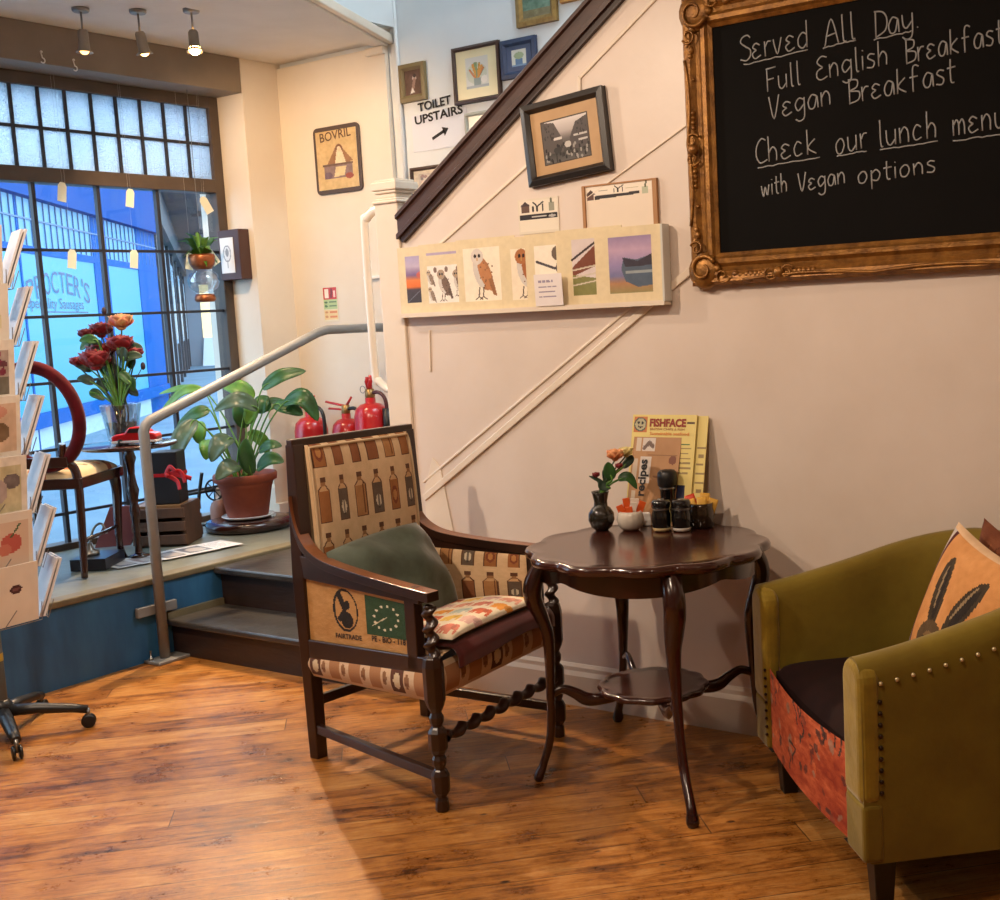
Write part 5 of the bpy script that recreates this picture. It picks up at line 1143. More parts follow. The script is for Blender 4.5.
# leaflets on the platform edge
for k, (ax_, ay_) in enumerate(((118, 569), (142, 565), (165, 561), (189, 556))):
    a, b_ = A(ax_, ay_, 2, ZS), A(ax_ + 50, ay_ - 10, 2, ZS); e = (b_ - a); e.z = 0; e.normalize(); nrm = V((-e.y, e.x, 0)); nrm = nrm if nrm.x < 0 else -nrm
    cv = Cv(40, 26, (226, 226, 226), 3, 4); cv.rect(.08, .12, .5, .85, random.choice([(140, 140, 146), (166, 150, 146), (120, 124, 132)])); cv.ell(.3, .45, .16, .25, (196, 190, 186)); cv.scrib(.56, .15, .92, .85, 6, (150, 150, 152), .02)
    if nrm.cross(e).z > 0: pass
    uy = Z_.cross(e)
    if uy.dot(V((-1, 0, 0))) < 0: uy = -uy
    mb = MB().sheet(a + Z_ * (.0025 + .0018 * k), e, uy, .31, .22, cv, .0008, back=(226, 226, 226))
    tag(mb.build('leaflet', M['card']), ['first leaflet from the card spinner, on the platform edge', 'second leaflet from the card spinner, on the platform edge', 'third leaflet from the card spinner, right of the steel rail', 'leaflet nearest the potted plant on the platform edge'][k], 'leaflet', 'leaflets along the platform edge')
# ================================================================== FIRE EXTINGUISHERS
def extinguisher(x, y, base_z, r, hh, label, kind, rot):
    c = V((x, y, base_z)); t = thing('fire_extinguisher', c, label, 'fire extinguisher', 'fire extinguishers by the stair')
    MB().lathe(c, [(0, 0), (r, 0), (r, .02), (r, hh - .08), (r * .9, hh - .035), (r * .62, hh - .008), (r * .3, hh), (r * .3, hh + .03), (0, hh + .03)], 28, cap=False).build('body', M['red'], t)
    MB().lathe(c + Z_ * (hh + .028), [(r * .26, 0), (r * .30, .01), (r * .26, .05), (0, .052)], 14, cap=False).build('valve', mat('valve_metal', (150, 120, 76), .35, .8), t)
    d = V((math.cos(rot), math.sin(rot), 0)); z = hh + .07
    if kind == 'lever':
        MB().tube([c + Z_ * z - d * .01, c + Z_ * (z + .012) + d * .06, c + Z_ * (z + .028) + d * .15], [(.008, .006)] * 3, 8).tube([c + Z_ * (z - .02), c + Z_ * (z - .012) + d * .13], [(.007, .005)] * 2, 8).tube([c + Z_ * z - d * .005, c + Z_ * (z + .055) - d * .05], [(.009, .005), (.006, .005)], 8).build('handle', M['red'], t)
    else:
        MB().tube([c + Z_ * (z - .01), c + Z_ * (z + .04) + d * .005, c + Z_ * (z + .085) + d * .02], [(.016, .008), (.013, .007), (.015, .006)], 8).tube([c + Z_ * (z - .01), c + Z_ * (z + .05) - d * .02, c + Z_ * (z + .075) - d * .01], [(.012, .006)] * 3, 8).build('handle', M['red'], t)
        MB().tube([c - d * .055 + Z_ * (z + .005) + V((0, 0, .02)) * math.sin(k * .5) + d * (.02 * math.cos(k * .5)) for k in range(13)], .0025, 5).build('pin_ring', M['steel'], t)
    hd_ = -d if kind == 'lever' else d
    pts = spline([tuple(c + Z_ * (z - .02)), tuple(c + Z_ * (z - .012) + hd_ * .07), tuple(c + Z_ * (z - .07) + hd_ * (r + .022)), tuple(c + Z_ * (z - .26) + hd_ * (r + .02))], 6)
    MB().tube(pts, .0105, 8).build('hose', M['black'] if kind == 'lever' else mat('dark_red_hose', (70, 20, 22), .4), t)
    if kind != 'lever': MB().tube([c + Z_ * (z - .10) + hd_ * (r + .024), c + Z_ * (z - .28) + hd_ * (r + .024)], [.024, .03], 12).build('horn', M['black'], t)
    MB().lathe(c + Z_ * (hh * .62), [(r + .0008, 0), (r + .0008, .10)], 28, cap=False).build('label_band', mat('yellow_label', (222, 190, 40), .5) if kind != 'lever' else mat('cream_label', (226, 214, 196), .5), t)
YE = 5.06
ex = [A(311, 425, 1, YE), A(344, 420, 1, YE), A(372, 405, 1, YE)]
extinguisher(ex[0].x, YE, .362, .098, .59, 'red fire extinguisher furthest from the newel post', 'lever', PI * .98)
extinguisher(ex[1].x, YE + .02, .362, .088, .58, 'red fire extinguisher standing between the two others', 'lever', PI * 1.02)
extinguisher(ex[2].x + .01, YE - .02, .362, .098, .675, 'tall red fire extinguisher with horn, nearest the newel post', 'horn', 0)
# ================================================================== WINDOW: bunting tags, hanging planter, hooks
tagm = M['tag']
names = ['cream tag at top of window over the blue fascia, nearest the card spinner', 'cream tag at top of window, second from the card spinner', 'cream tag high in window above the hanging planter', 'cream tag in lower row, nearest the card spinner', 'cream tag in lower row between shop sign and planter', 'cream tag hanging just beside the planter, on its window side', 'cream tag hanging between the planter and the window jamb']
for k, (x, y) in enumerate(((62, 192), (130, 198), (206, 205), (72, 259), (134, 259), (190, 261), (212, 257))):
    p = A(x, y, 0, -5.93); yaw = (.0, .0, .5, 0, 0, .35, .7)[k]; e = V((math.sin(yaw) * .4, 1, 0)).normalized(); t = thing('paper_tag', p - Z_ * .045, names[k], 'tag', 'paper tags hanging in the window')
    ang = (.14, .16, -.5, .14, .12, .2, -.6)[k]; e2 = e * math.cos(ang) - Z_ * math.sin(ang); u2 = Z_ * math.cos(ang) + e * math.sin(ang); w_ = .05; h_ = .10
    pts = [p + e2 * a + u2 * b_ for a, b_ in ((-w_ / 2, -h_ / 2), (w_ / 2, -h_ / 2), (w_ / 2, h_ * .32), (w_ * .25, h_ / 2), (-w_ * .25, h_ / 2), (-w_ / 2, h_ * .32))]
    MB().prism(pts, (.0012, 0, 0)).build('card', tagm, t)
    zt_s = 2.83 if k < 3 else 2.36
    MB().tube([p + u2 * h_ * .45, V((p.x, p.y, 2.834))], .0005, 4).build('string', mat('clear_thread', (190, 190, 186), .5), t)
hp = A(202, 262, 0, -5.86); t = thing('hanging_planter', (hp.x, hp.y, 1.66), 'copper planter with leafy plant and glass globe hanging in window', 'planter')
cop = mat('copper', (156, 92, 56), .35, .7)
MB().lathe((hp.x, hp.y, 1.835), [(0, 0), (.05, 0), (.07, .03), (.075, .07), (.07, .085), (.06, .07), (0, .06)], 24, cap=False).build('pot', cop, t)
MB().lathe((hp.x, hp.y, 1.66), [(.03, .20), (.045, .17), (.078, .15), (.09, .11), (.08, .07), (.05, .045), (.035, .04)], 28, cap=False).build('globe', M['clear'], t)
MB().lathe((hp.x, hp.y, 1.65), [(0, 0), (.05, 0), (.06, .012), (.058, .03), (.05, .045), (0, .045)], 24, cap=False).build('base_ring', cop, t)
MB().tube([(hp.x, hp.y, 1.9), (hp.x, hp.y, 2.834)], .0018, 5).build('wire', M['steel'], t)
lv = MB()
for k in range(22):
    a = random.uniform(0, 2 * PI); r = random.uniform(.07, .16); z = random.uniform(-.06, .16); b = V((hp.x, hp.y, 1.90)); tip = b + V((math.cos(a) * r * .55, math.sin(a) * r, z)); md = b.lerp(tip, .6) + Z_ * .04; s = V((-math.sin(a), math.cos(a), .3)) * .018
    lv.add([b, md + s, tip, md - s], [(0, 1, 2, 3)], 0, True); lv.add([b, md + s, tip, md - s], [(3, 2, 1, 0)], 0, True)
lv.build('foliage', leafl, t)
for k, (x, y) in enumerate(((75, 72), (42, 58))):
    p = A(x, y, 0, -5.745); p.z = max(p.z, 2.845); mb = MB(); mb.tube([p + Z_ * .03 - X_ * .008, p + Z_ * .012] + [p + V((.004, .0, 0)) + Y_ * (.012 * math.sin(a)) - Z_ * (.0 + .012 - .012 * math.cos(a)) for a in [i * .45 for i in range(10)]], .0035, 6); mb.ball(p + Z_ * .03 - X_ * .002, .007, n=8, m=6)
    tag(mb.build('cup_hook', M['white']), ['white cup hook screwed into the brown beam, larger in view', 'white cup hook on the brown beam, further from the pillar'][k], 'hook', 'cup hooks on the beam')
# ================================================================== TRIPOD STAND WITH ROSES AND TOY CAR
sp0 = A(128, 440, 1, 3.72); SC0 = V((sp0.x, 3.72, ZS)); STZ = .955
t = thing('pedestal_stand', SC0, 'small round dark wood stand on turned legs by the window', 'table')
MB().lathe((SC0.x, SC0.y, STZ - .022), [(0, 0), (.21, 0), (.232, .008), (.235, .016), (.225, .022), (0, .022)], 40, cap=False).build('tabletop', M['dark'], t)
legp = [(.02, .015), (.018, .03), (.016, .05), (.015, .12), (.018, .2), (.026, .24), (.018, .27), (.022, .30), (.030, .34), (.022, .37), (.016, .42), (.020, .47), (.030, .50), (.022, .53), (.026, .555)]
lc = A(140, 553, 2, ZS)
MB().lathe(V((SC0.x, SC0.y, ZS)), legp, 14).build('column', M['dark'], t); MB().lathe(V((SC0.x, SC0.y, ZS)), [(0, 0), (.05, 0), (.055, .008), (.02, .02), (0, .02)], 20, cap=False).build('foot', M['dark'], t)
vz = A(112, 437, 2, STZ); vc = V((vz.x + .0, vz.y, STZ)); d0 = V((SC0.x, SC0.y, 0)) - V((vc.x, vc.y, 0))
if d0.length > .13: d0n = d0.normalized(); vc = V((SC0.x, SC0.y, STZ)) - d0n * .13
vs_ = thing('rose_vase', vc, 'flared clear glass vase of red roses on the small stand', 'vase')
MB().lathe(vc, [(0, .004), (.070, .004), (.072, .02), (.100, .185), (.103, .188), (.098, .185), (.066, .03), (0, .028)], 28, cap=False).build('glass', M['clear'], vs_)
MB().lathe(vc, [(0, .012), (.055, .012), (.075, .10), (0, .10)], 20, cap=False).build('water', mat('greenish_water', (128, 132, 116), .1, trans=.6), vs_)
sg = mat('rose_stem_green', (52, 74, 44), .5); dkl = mat('dark_rose_leaf', (44, 66, 50), .45)
def rose(par, c, r, m, seed, open_=1.0):
    """layered cupped petals round a tight heart"""
    rnd = random.Random(seed); mb = MB(); c = V(c)
    for ring in range(4):
        n = 3 + ring; rr = r * (.28 + .24 * ring) * (open_ if ring else 1)
        for k in range(n):
            a = 2 * PI * k / n + ring * .7 + rnd.uniform(-.2, .2); o_ = V((math.cos(a), math.sin(a), 0)); sd = V((-o_.y, o_.x, 0)); hh = r * (1.35 - .12 * ring)
            def f(u, v, o_=o_, sd=sd, rr=rr, hh=hh, ring=ring):
                w_ = rr * .95 * math.sin(PI * (.18 + .64 * v)) * (2 * u - 1); bend = (2 * u - 1) ** 2
                return c + o_ * (rr * (.30 + .55 * math.sin(v * 1.9)) - bend * rr * .35 + (v ** 4) * rr * .22 * (ring > 1)) + sd * w_ + Z_ * (hh * (v - .45) - .12 * r * bend * v)
            mb.grid(f, 6, 5)
    mb.ball(c - Z_ * r * .42, r * .42, r * .42, r * .3, 10, 6)
    o = mb.build('rose', m, par); s = o.modifiers.new('thick', 'SOLIDIFY'); s.thickness = .001; return o
rosem = mat('red_rose', (146, 14, 28), .55, col2=(92, 8, 18), scale=20, sheen=.2); rosep = mat('pink_yellow_rose', (206, 92, 80), .55, col2=(216, 186, 120), scale=22)
def vpt(x, y, dep=0):
    r = _ray(x, y); c = V((0, 0, H)); f = f_; k = (vc - c).dot(f) + dep; return c + r * (k / r.dot(f))
for k, (x, y, r, m_, dep) in enumerate(((121, 322, .052, rosep, .02), (120, 344, .058, rosem, -.02), (100, 352, .060, rosem, .04), (95, 360, .066, rosem, -.05), (135, 353, .036, rosem, .0), (101, 330, .05, rosem, .06), (86, 334, .034, mat('dark_red_rose', (96, 14, 26), .55), .0), (78, 362, .036, rosem, .08))):
    r *= 1.14; p = vpt(x, y, dep); rose(vs_, p, r, m_, k); s0 = vc + V((random.uniform(-.03, .03), random.uniform(-.03, .03), .03)); mdl = vc + V((random.uniform(-.04, .04), random.uniform(-.04, .04), .17))
    MB().tube(spline([tuple(s0), tuple(mdl), tuple(p - Z_ * r * .5)], 6), .004, 6).build('stem', sg, vs_)
for k in range(30):
    x, y = random.uniform(84, 134), random.uniform(338, 396); dep = random.uniform(-.08, .08); b = vpt(x, y, dep); a = random.uniform(0, 2 * PI); tip = b + cr * (math.cos(a) * .09) + Z_ * (math.sin(a) * .07); leaf(vs_, b, b.lerp(tip, .5) + Z_ * .01, tip, .05, random.choice([dkl, dkl, leafm]), vc + Z_ * .16)
for k, (x, y) in enumerate(((104, 311), (143, 366), (122, 380))):
    p = vpt(x, y); MB().ball(p, .012, .012, .02, 8, 6).tube([p, vc + Z_ * .17], .0022, 5).build('bud', mat('dark_bud', (56, 40, 48), .6), vs_)
# toy car
kc = A(152, 437, 2, STZ); kc = V((SC0.x, SC0.y, STZ)) + (cr2 * .085 - f_ * .11)
tcn = thing('toy_car', kc, 'red and white toy car on the small stand beside the rose vase', 'toy car')
prf = [(-.105, .018), (-.108, .045), (-.09, .055), (-.045, .06), (-.02, .088), (.045, .09), (.075, .062), (.105, .055), (.112, .04), (.108, .018)]
MB().prism([kc + cr2 * a - f_ * .042 + Z_ * b_ for a, b_ in prf], f_ * .084).build('body', M['red'], tcn, bevel=.006)
MB().obox(kc - cr2 * .108 - f_ * .044 + Z_ * .014, cr2, f_, Z_, .218, .088, .012).build('bumper', M['white'], tcn, bevel=.003)
MB().prism([kc + cr2 * a - f_ * .0435 + Z_ * b_ for a, b_ in ((-.03, .062), (-.014, .083), (.04, .084), (.062, .062))], f_ * .087).build('window', M['black'], tcn)
for a in (-.065, .065):
    for s in (-.044, .034): MB().lathe(kc + cr2 * a + f_ * s + Z_ * .017, [(0, 0), (.010, 0), (.017, .001), (.017, .010), (.010, .0105), (0, .0105)], 16, axis=f_, cap=False).build('wheel', M['black'], tcn)
# ================================================================== BALLOON-BACK CHAIR
AA = A(87, 577, 2, ZS); ff = V((-.56, .83, 0)); ww = V((-.83, -.56, 0)); BW, BD = .40, .42
O_ = AA.copy(); O_.z = ZS
bc = thing('balloon_back_chair', O_ + ww * BW / 2 + ff * BD / 2, 'antique chair with red velvet oval back and floral seat by the window', 'chair')
def bp_(a, b_, z): return O_ + ww * (a * BW) + ff * (b_ * BD) + Z_ * z
SH = .475
rv = mat('red_velvet_back', (92, 8, 22), .85, col2=(62, 5, 14), scale=16, spec=.2, sheen=.25)
rt = bp_(.5, -.10, .735) + V((.0374, .0249, 0)) * 1.1 - ww * .02 + Z_ * .02
MB().tube([rt + ww * (.185 * math.sin(a)) + Z_ * (.232 * math.cos(a)) - ff * (.05 * math.cos(a)) for a in [2 * PI * k / 48 for k in range(48)]], .030, 12, closed=True).build('backrest', rv, bc)
for a in (0, 1):
    sg_ = 1 - 2 * a
    pts = spline([tuple(bp_(a, -.06, 0)), tuple(bp_(a, -.01, .2)), tuple(bp_(a, .02, .42)), tuple(bp_(a + .03 * sg_, .02, .51)), tuple(bp_(a + .12 * sg_, -.03, .56)), tuple(bp_(a + .10 * sg_, -.06, .63))], 5)
    MB().tube(pts, [.015 + .006 * math.sin(PI * k / len(pts)) for k in range(len(pts))], 10).build('leg', M['dark'], bc)
    pts = spline([tuple(bp_(a, 1.0, .43)), tuple(bp_(a, 1.05, .35)), tuple(bp_(a, 1.0, .2)), tuple(bp_(a, .98, .08)), tuple(bp_(a, 1.06, .015)), tuple(bp_(a, 1.10, .0))], 5)
    MB().tube(pts, [.030 - .014 * min(1, k / 14) for k in range(len(pts))], 10).build('leg', M['dark'], bc)
fl_ = Cv(70, 70, (222, 200, 160), 6, 6)
for k in range(34): x, y = random.random(), random.random(); fl_.ell(x, y, .06, .05, random.choice([(188, 84, 52), (206, 120, 66), (150, 70, 50), (120, 110, 70)]), 0, .85); fl_.ell(x + .02, y + .02, .02, .02, (230, 180, 110))
def bseat(u, v):
    x, y = 2 * u - 1, 2 * v - 1; e = max(0, (1 - x ** 6) * (1 - y ** 6)) ** .5
    return bp_(.5 + .52 * x * (1 + .06 * v), .02 + 1.03 * v, SH - .012 + .05 * e)
MB().grid(bseat, 70, 70, 0, True, fl_).build('seat', M['cloth'], bc)
mb = MB()
cs = [(-.03, 0), (1.03, 0), (1.08, 1.06), (-.08, 1.06)]
for k in range(4):
    (a0, b0), (a1, b1) = cs[k], cs[(k + 1) % 4]; mb.beam(bp_(a0, b0, .44), bp_(a1, b1, .44), .022, .05)
mb.build('seat_rail', M['dark'], bc, bevel=.004)
MB().beam(bp_(.05, -.07, .545), bp_(.95, -.07, .545), .02, .05).build('cross_rail', M['dark'], bc, bevel=.004)
MB().tube([bp_(0, .0, .17), bp_(0, 1.0, .17)], .009, 8).tube([bp_(1, .0, .17), bp_(1, 1.0, .17)], .009, 8).build('stretcher', M['dark'], bc)
# flat black box, leaning book and gadget under the chair
p = A(68, 573, 2, ZS); MBX = MB().obox(p + f_ * .03, cr2, f_, Z_, .17, .24, .055)
tag(MBX.build('flat_box', mat('flat_black_box', (22, 24, 34), .3)), 'flat black box on the raised floor behind the antique chair', 'box')
p = A(108, 549, 2, ZS) + f_ * .06; e = cr2 * math.cos(.2) + f_ * math.sin(.2)
tag(MB().hexa([p - e * .09, p + e * .09, p + e * .09 + f_ * .02, p - e * .09 + f_ * .02] + [q + f_ * .10 + cr2 * .06 + Z_ * .20 for q in (p - e * .09, p + e * .09, p + e * .09 + f_ * .02, p - e * .09 + f_ * .02)]).build('folder', mat('dark_red_board', (86, 32, 36), .5), bevel=.002), 'dark red board leaning on the raised floor behind the antique chair', 'board')
p = A(68, 573, 2, ZS) + f_ * .15 + cr2 * .05 + Z_ * .0555; t = thing('desk_gadget', p, 'small steel gadget with curved arm on the flat black box', 'gadget')
MB().lathe(p, [(0, 0), (.045, 0), (.045, .015), (.02, .03), (.015, .06), (0, .06)], 16, cap=False).build('body', M['steel'], t); MB().tube(spline([tuple(p + Z_ * .05), tuple(p + Z_ * .13 + cr2 * .03), tuple(p + Z_ * .15 + cr2 * .07), tuple(p + Z_ * .10 + cr2 * .09)], 5), .006, 6).build('arm', M['steel'], t)
# ================================================================== GREETING-CARD SPINNER
HB = V((-4.46, 2.44, 0)); sp = thing('card_spinner', HB, 'tall wire greeting card spinner on black five-star castor base', 'card rack')
for k in range(5):
    a = math.radians(42 - 68 + 72 * k + 4); d = V((math.cos(a), math.sin(a), 0)); e = HB + d * .30
    ar = MB().tube([HB + Z_ * .105, HB + d * .12 + Z_ * .10, HB + d * .25 + Z_ * .082, e + Z_ * .07], [(.030, .024), (.026, .022), (.022, .018), (.018, .016)], 8, flat=V((-d.y, d.x, 0))).build('base_arm', M['black'], sp, bevel=0)
    sd = V((-d.y, d.x, 0)); w_ = MB()
    for s in (-.018, .006): w_.lathe(e + sd * s + Z_ * .026, [(0, 0), (.02, 0), (.026, .003), (.026, .009), (.02, .012), (0, .012)], 18, axis=sd, cap=False)
    w_.build('castor', M['black'], ar); MB().tube([e + Z_ * .026, e + Z_ * .075], .008, 8).build('castor_pin', M['steel'], ar)
MB().lathe(HB, [(0, .07), (.04, .075), (.042, .13), (.03, .15), (0, .15)], 20, cap=False).build('hub', M['black'], sp)
MB().lathe(HB + Z_ * .14, [(.026, 0), (.026, .34), (.018, .345), (.018, 1.86), (0, 1.86)], 16, cap=False).build('pole', mat('dark_grey_pole', (84, 84, 80), .4, .3), sp)
MB().lathe(HB + Z_ * .30, [(.0268, 0), (.0268, .03)], 16, cap=False).build('pole_band', mat('yellow_tape', (176, 150, 60), .5), sp)
MB().lathe(HB + Z_ * .478, [(.03, 0), (.05, .006), (.05, .014), (.03, .02)], 20).build('collar', M['black'], sp)
n1a = math.radians(4); random.seed(3)
cols = [(214, 208, 200), (150, 120, 124), (206, 196, 186), (192, 176, 150), (150, 140, 120), (196, 140, 120), (214, 186, 160)]
desc = ['bare pale card', 'card with faint twig drawing', 'card with dark pink flower border', 'card with soft orange flower', 'card with pale blossoms', 'card with red berries', 'cream card with dark oval stamp']
zz = [1.63, 1.40, 1.175, .95, .745, .565, .475]
def card_cv(k):
    cv = Cv(30, 42, (226, 216, 202), 3, 4)
    if k == 1: cv.line([(.3, .3), (.7, .7)], .05, (150, 130, 110)); cv.ell(.65, .4, .2, .2, (206, 196, 140), 0, .6)
    elif k == 2:
        cv.rect(.12, .12, .88, .84, (168, 150, 140)); 
        for q in range(14): cv.ell(random.uniform(.2, .8), random.uniform(.45, .8), .08, .06, random.choice([(124, 48, 70), (150, 80, 96), (104, 60, 70)]))
        cv.rect(.12, .12, .88, .4, (110, 104, 92)); cv.noise(12, 8)
    elif k == 3: cv.rect(.1, .1, .9, .88, (206, 176, 150)); cv.ell(.55, .42, .2, .15, (120, 96, 70)); cv.ell(.5, .75, .2, .1, (196, 140, 120)); cv.noise(14, 6)
    elif k == 4: cv.rect(.12, .1, .88, .85, (196, 186, 150)); cv.ell(.65, .6, .2, .12, (110, 100, 100)); cv.ell(.35, .45, .2, .2, (176, 160, 156)); cv.noise(16, 8)
    elif k == 5: cv.rect(.1, .1, .9, .85, (214, 190, 170)); cv.ell(.5, .5, .25, .16, (186, 92, 82)); cv.line([(.5, .6), (.7, .8)], .03, (70, 96, 60)); cv.ell(.35, .4, .15, .1, (196, 120, 104))
    elif k == 6: cv.noise(2, 5); cv.ell(.48, .60, .14, .075, (74, 44, 48)); cv.ell(.48, .60, .08, .03, (120, 80, 80))
    return cv
fin = []
zc_ = [1.677, 1.469, 1.268, 1.066, .846, .643, .451]
for col in range(4):
    a = n1a + col * PI / 2 - (.42 if col == 1 else 0); nrm = V((math.cos(a), math.sin(a), 0)); sd = V((-nrm.y, nrm.x, 0))
    for k in range(7):
        zb_ = zc_[k]; rr = .135 if col != 1 else .15; cw, chh = (.175, .225)
        lean = .13 if col != 1 else .36
        upv = (Z_ * math.cos(lean) + nrm * math.sin(lean)); b = HB + nrm * rr + Z_ * zb_
        # pocket wires
        wire = MB(); wire.tube([b - sd * .095 + upv * .07 + nrm * .03, b - sd * .095 + nrm * .03, b + sd * .095 + nrm * .03, b + sd * .095 + upv * .07 + nrm * .03], .0018, 5, 0, False)
        wire.tube([HB + Z_ * (zb_ + .0), b - sd * .06, b - sd * .06 + nrm * .032, b - sd * .01 + nrm * .034 + upv * .06], .0018, 5, 0, False); wire.tube([HB + Z_ * (zb_), b + sd * .06, b + sd * .06 + nrm * .032], .0018, 5, 0, False); wire.build('wire_pocket', M['steel'], sp)
        if col == 0:
            for j in range(2):
                o_ = b - sd * cw / 2 + upv * .004 + nrm * (.008 + .014 * j)
                mb = MB().sheet(o_, sd, upv, cw, chh * (.98 if j == 0 else 1), card_cv(k if j else 99), .006, back=(222, 214, 204))
                if j: tag(mb.build('greeting_card', M['card']), desc[k] + ', ' + ['top', 'second', 'third', 'fourth', 'fifth', 'sixth', 'lowest'][k] + ' tier of the card spinner, facing the room', 'card', 'cards facing the room on the spinner')
                else: tag(mb.build('greeting_card', M['card']), 'card tucked behind the ' + desc[k] + ' in the spinner', 'card', 'cards tucked behind on the spinner')
        elif col == 1:
            for j in range(2):
                o_ = b - sd * cw / 2 + upv * .004 + nrm * (.006 + .014 * j)
                tag(MB().sheet(o_, sd, upv, cw, chh, Cv(8, 8, (216, 212, 210), 3, 2), .008, back=(206, 204, 206)).build('greeting_card', M['card']), ('outer' if j else 'inner') + ' card seen edge-on in ' + ['top', 'second', 'third', 'fourth', 'fifth', 'sixth', 'lowest'][k] + ' pocket towards the armchair', 'card', 'cards seen edge-on in the spinner')
# ================================================================== THINGS ON THE TEA TABLE
def tp_(x, y, r=0): 
    p = A(x, y, 2, TZ); d = p - V((TC.x, TC.y, TZ)); m_ = TR - .035 - r
    if d.length > m_: p = V((TC.x, TC.y, TZ)) + d * (m_ / d.length)
    return p
tz = .0005
p = tp_(602, 530, .025) + Z_ * tz; bv = thing('bud_vase', p, 'small round dark glass vase of roses on the tea table', 'vase')
dg_ = mat('dark_bottle_glass', (34, 32, 26), .08, coat=.6)
MB().lathe(p, [(0, 0), (.022, 0), (.036, .012), (.046, .036), (.044, .06), (.032, .078), (.024, .084), (.023, .10), (.029, .128), (.031, .134), (.026, .128), (.02, .10), (0, .09)], 28, cap=False).build('body', dg_, bv)
def vpt2(x, y, dep=0):
    r = _ray(x, y); c = V((0, 0, H)); k = (p - c).dot(f_) + dep; return c + r * (k / r.dot(f_))
for k, (x, y, r, m_, dep) in enumerate(((615, 455, .030, mat('peach_rose', (226, 140, 96), .55, col2=(232, 176, 120), scale=30), -.02), (626, 452, .026, mat('yellow_rose', (222, 206, 140), .55), .03), (619, 466, .014, rosem, -.03), (596, 475, .014, rosem, 0))):
    q = vpt2(x, y, dep); rose(bv, q, r, m_, 40 + k); MB().tube(spline([tuple(p + Z_ * .05), tuple(p + Z_ * .14), tuple(q - Z_ * r * .5)], 5), .0028, 6).build('stem', sg, bv)
for (b, m_, t_, w_, dp) in (((612, 480), (609, 470), (608, 462), .042, -.03), ((618, 480), (628, 477), (637, 489), .035, -.01), ((604, 484), (598, 480), (589, 476), .014, 0), ((606, 485), (605, 475), (603, 470), .02, .02), ((622, 468), (630, 460), (632, 455), .03, .04), ((610, 488), (602, 486), (600, 480), .03, -.02)):
    leaf(bv, vpt2(*b, dp), vpt2(*m_, dp), vpt2(*t_, dp), w_, leafm if w_ > .03 else dkl, p + Z_ * .12)
p = tp_(631, 530, .04) + Z_ * tz; sb = thing('sachet_pot', p, 'white ribbed pot filled with orange and white sachets on the tea table', 'pot')
MB().lathe(p, [(0, 0), (.026, 0), (.040, .012), (.047, .036), (.042, .058), (.036, .066), (.033, .064), (.036, .05), (0, .04)], 40, cap=False, mod=lambda a, h: 1 + .02 * math.cos(14 * a)).build('body', mat('white_glazed_pot', (214, 206, 194), .25, coat=.4, col2=(196, 188, 176), scale=20), sb)
random.seed(9); om = mat('orange_sachet', (222, 92, 34), .45); wm_ = mat('white_sachet', (232, 220, 206), .5)
labs = ['orange sachet leaning to the vase side of the pot', 'thin orange sachet pointing up in the pot', 'white sachet standing tallest in the pot', 'white sachet with dark stripe in the pot', 'orange sachet leaning to the shaker side of the pot', 'orange sachet lying low at front of the pot']
for k, (dx, dy, lean, m_, hh) in enumerate(((-.018, 0, -.35, om, .055), (-.004, .008, -.12, om, .075), (.008, .010, .1, wm_, .072), (.002, -.006, .2, wm_, .062), (.02, .004, .4, om, .066), (0, -.018, -.1, om, .048))):
    b = p + Z_ * .035 + cr2 * dx + f_ * dy; u_ = Z_ * math.cos(lean) + cr2 * math.sin(lean); s_ = cr2 * math.cos(lean) - Z_ * math.sin(lean)
    mb = MB().obox(b - s_ * .012, s_, f_, u_, .024 if m_ is om or k > 2 else .03, .004, hh); tag(mb.build('sachet', m_, bevel=.0015), labs[k], 'sachet', 'sachets in the ribbed pot')
def shaker(x, y, lab, cap_):
    p = tp_(x, y, .03) + Z_ * tz; t = thing('shaker', p, lab, 'shaker', 'condiment shakers on the tea table')
    MB().lathe(p, [(0, 0), (.022, 0), (.029, .004), (.031, .010), (.0305, .014)], 24, cap=False).build('base', cap_, t)
    MB().lathe(p + Z_ * .013, [(.0305, 0), (.033, .02), (.033, .045), (.029, .062), (.030, .066), (.033, .07), (.033, .086), (.028, .094), (0, .096)], 24, cap=False).build('body', M['blackgloss'], t)
    MB().lathe(p + Z_ * .072, [(.0285, 0), (.031, .003), (.0305, .008)], 24, cap=False).build('steel_band', M['steel'], t)
    MB().lathe(p + Z_ * .108, [(.012, 0), (.011, .002), (0, .0025)], 14, cap=False).build('holes', M['steel'], t)
shaker(662, 531, 'black shaker with cream base on the tea table', mat('cream_shaker_base', (206, 186, 140), .4))
shaker(682, 531, 'black shaker with white base on the tea table', mat('white_shaker_base', (226, 222, 214), .4))
p = tp_(674, 521, .03) + f_ * .0 + Z_ * tz; t = thing('pepper_grinder', p, 'tall black pepper grinder behind the two shakers', 'grinder')
MB().lathe(p, [(0, 0), (.03, 0), (.032, .01), (.03, .06), (.026, .09), (.027, .12), (.029, .128)], 24, cap=False).build('body', M['blackgloss'], t); MB().lathe(p + Z_ * .127, [(.029, 0), (.030, .002), (.029, .007)], 24, cap=False).build('steel_band', M['steel'], t)
MB().lathe(p + Z_ * .134, [(.030, 0), (.034, .006), (.035, .03), (.033, .05), (.026, .058), (0, .06)], 24, cap=False).build('cap', M['black'], t)
p = tp_(702, 527, .04) + Z_ * tz; jr = thing('glass_jar', p, 'dark glass jar of sauce sachets beside the shakers', 'jar')
MB().lathe(p, [(0, 0), (.036, 0), (.042, .006), (.043, .055), (.040, .07), (.041, .084), (.039, .084), (.038, .06), (.04, .01), (0, .008)], 28, cap=False).build('glass', mat('brown_jar_glass', (46, 34, 24), .08, coat=.5), jr)
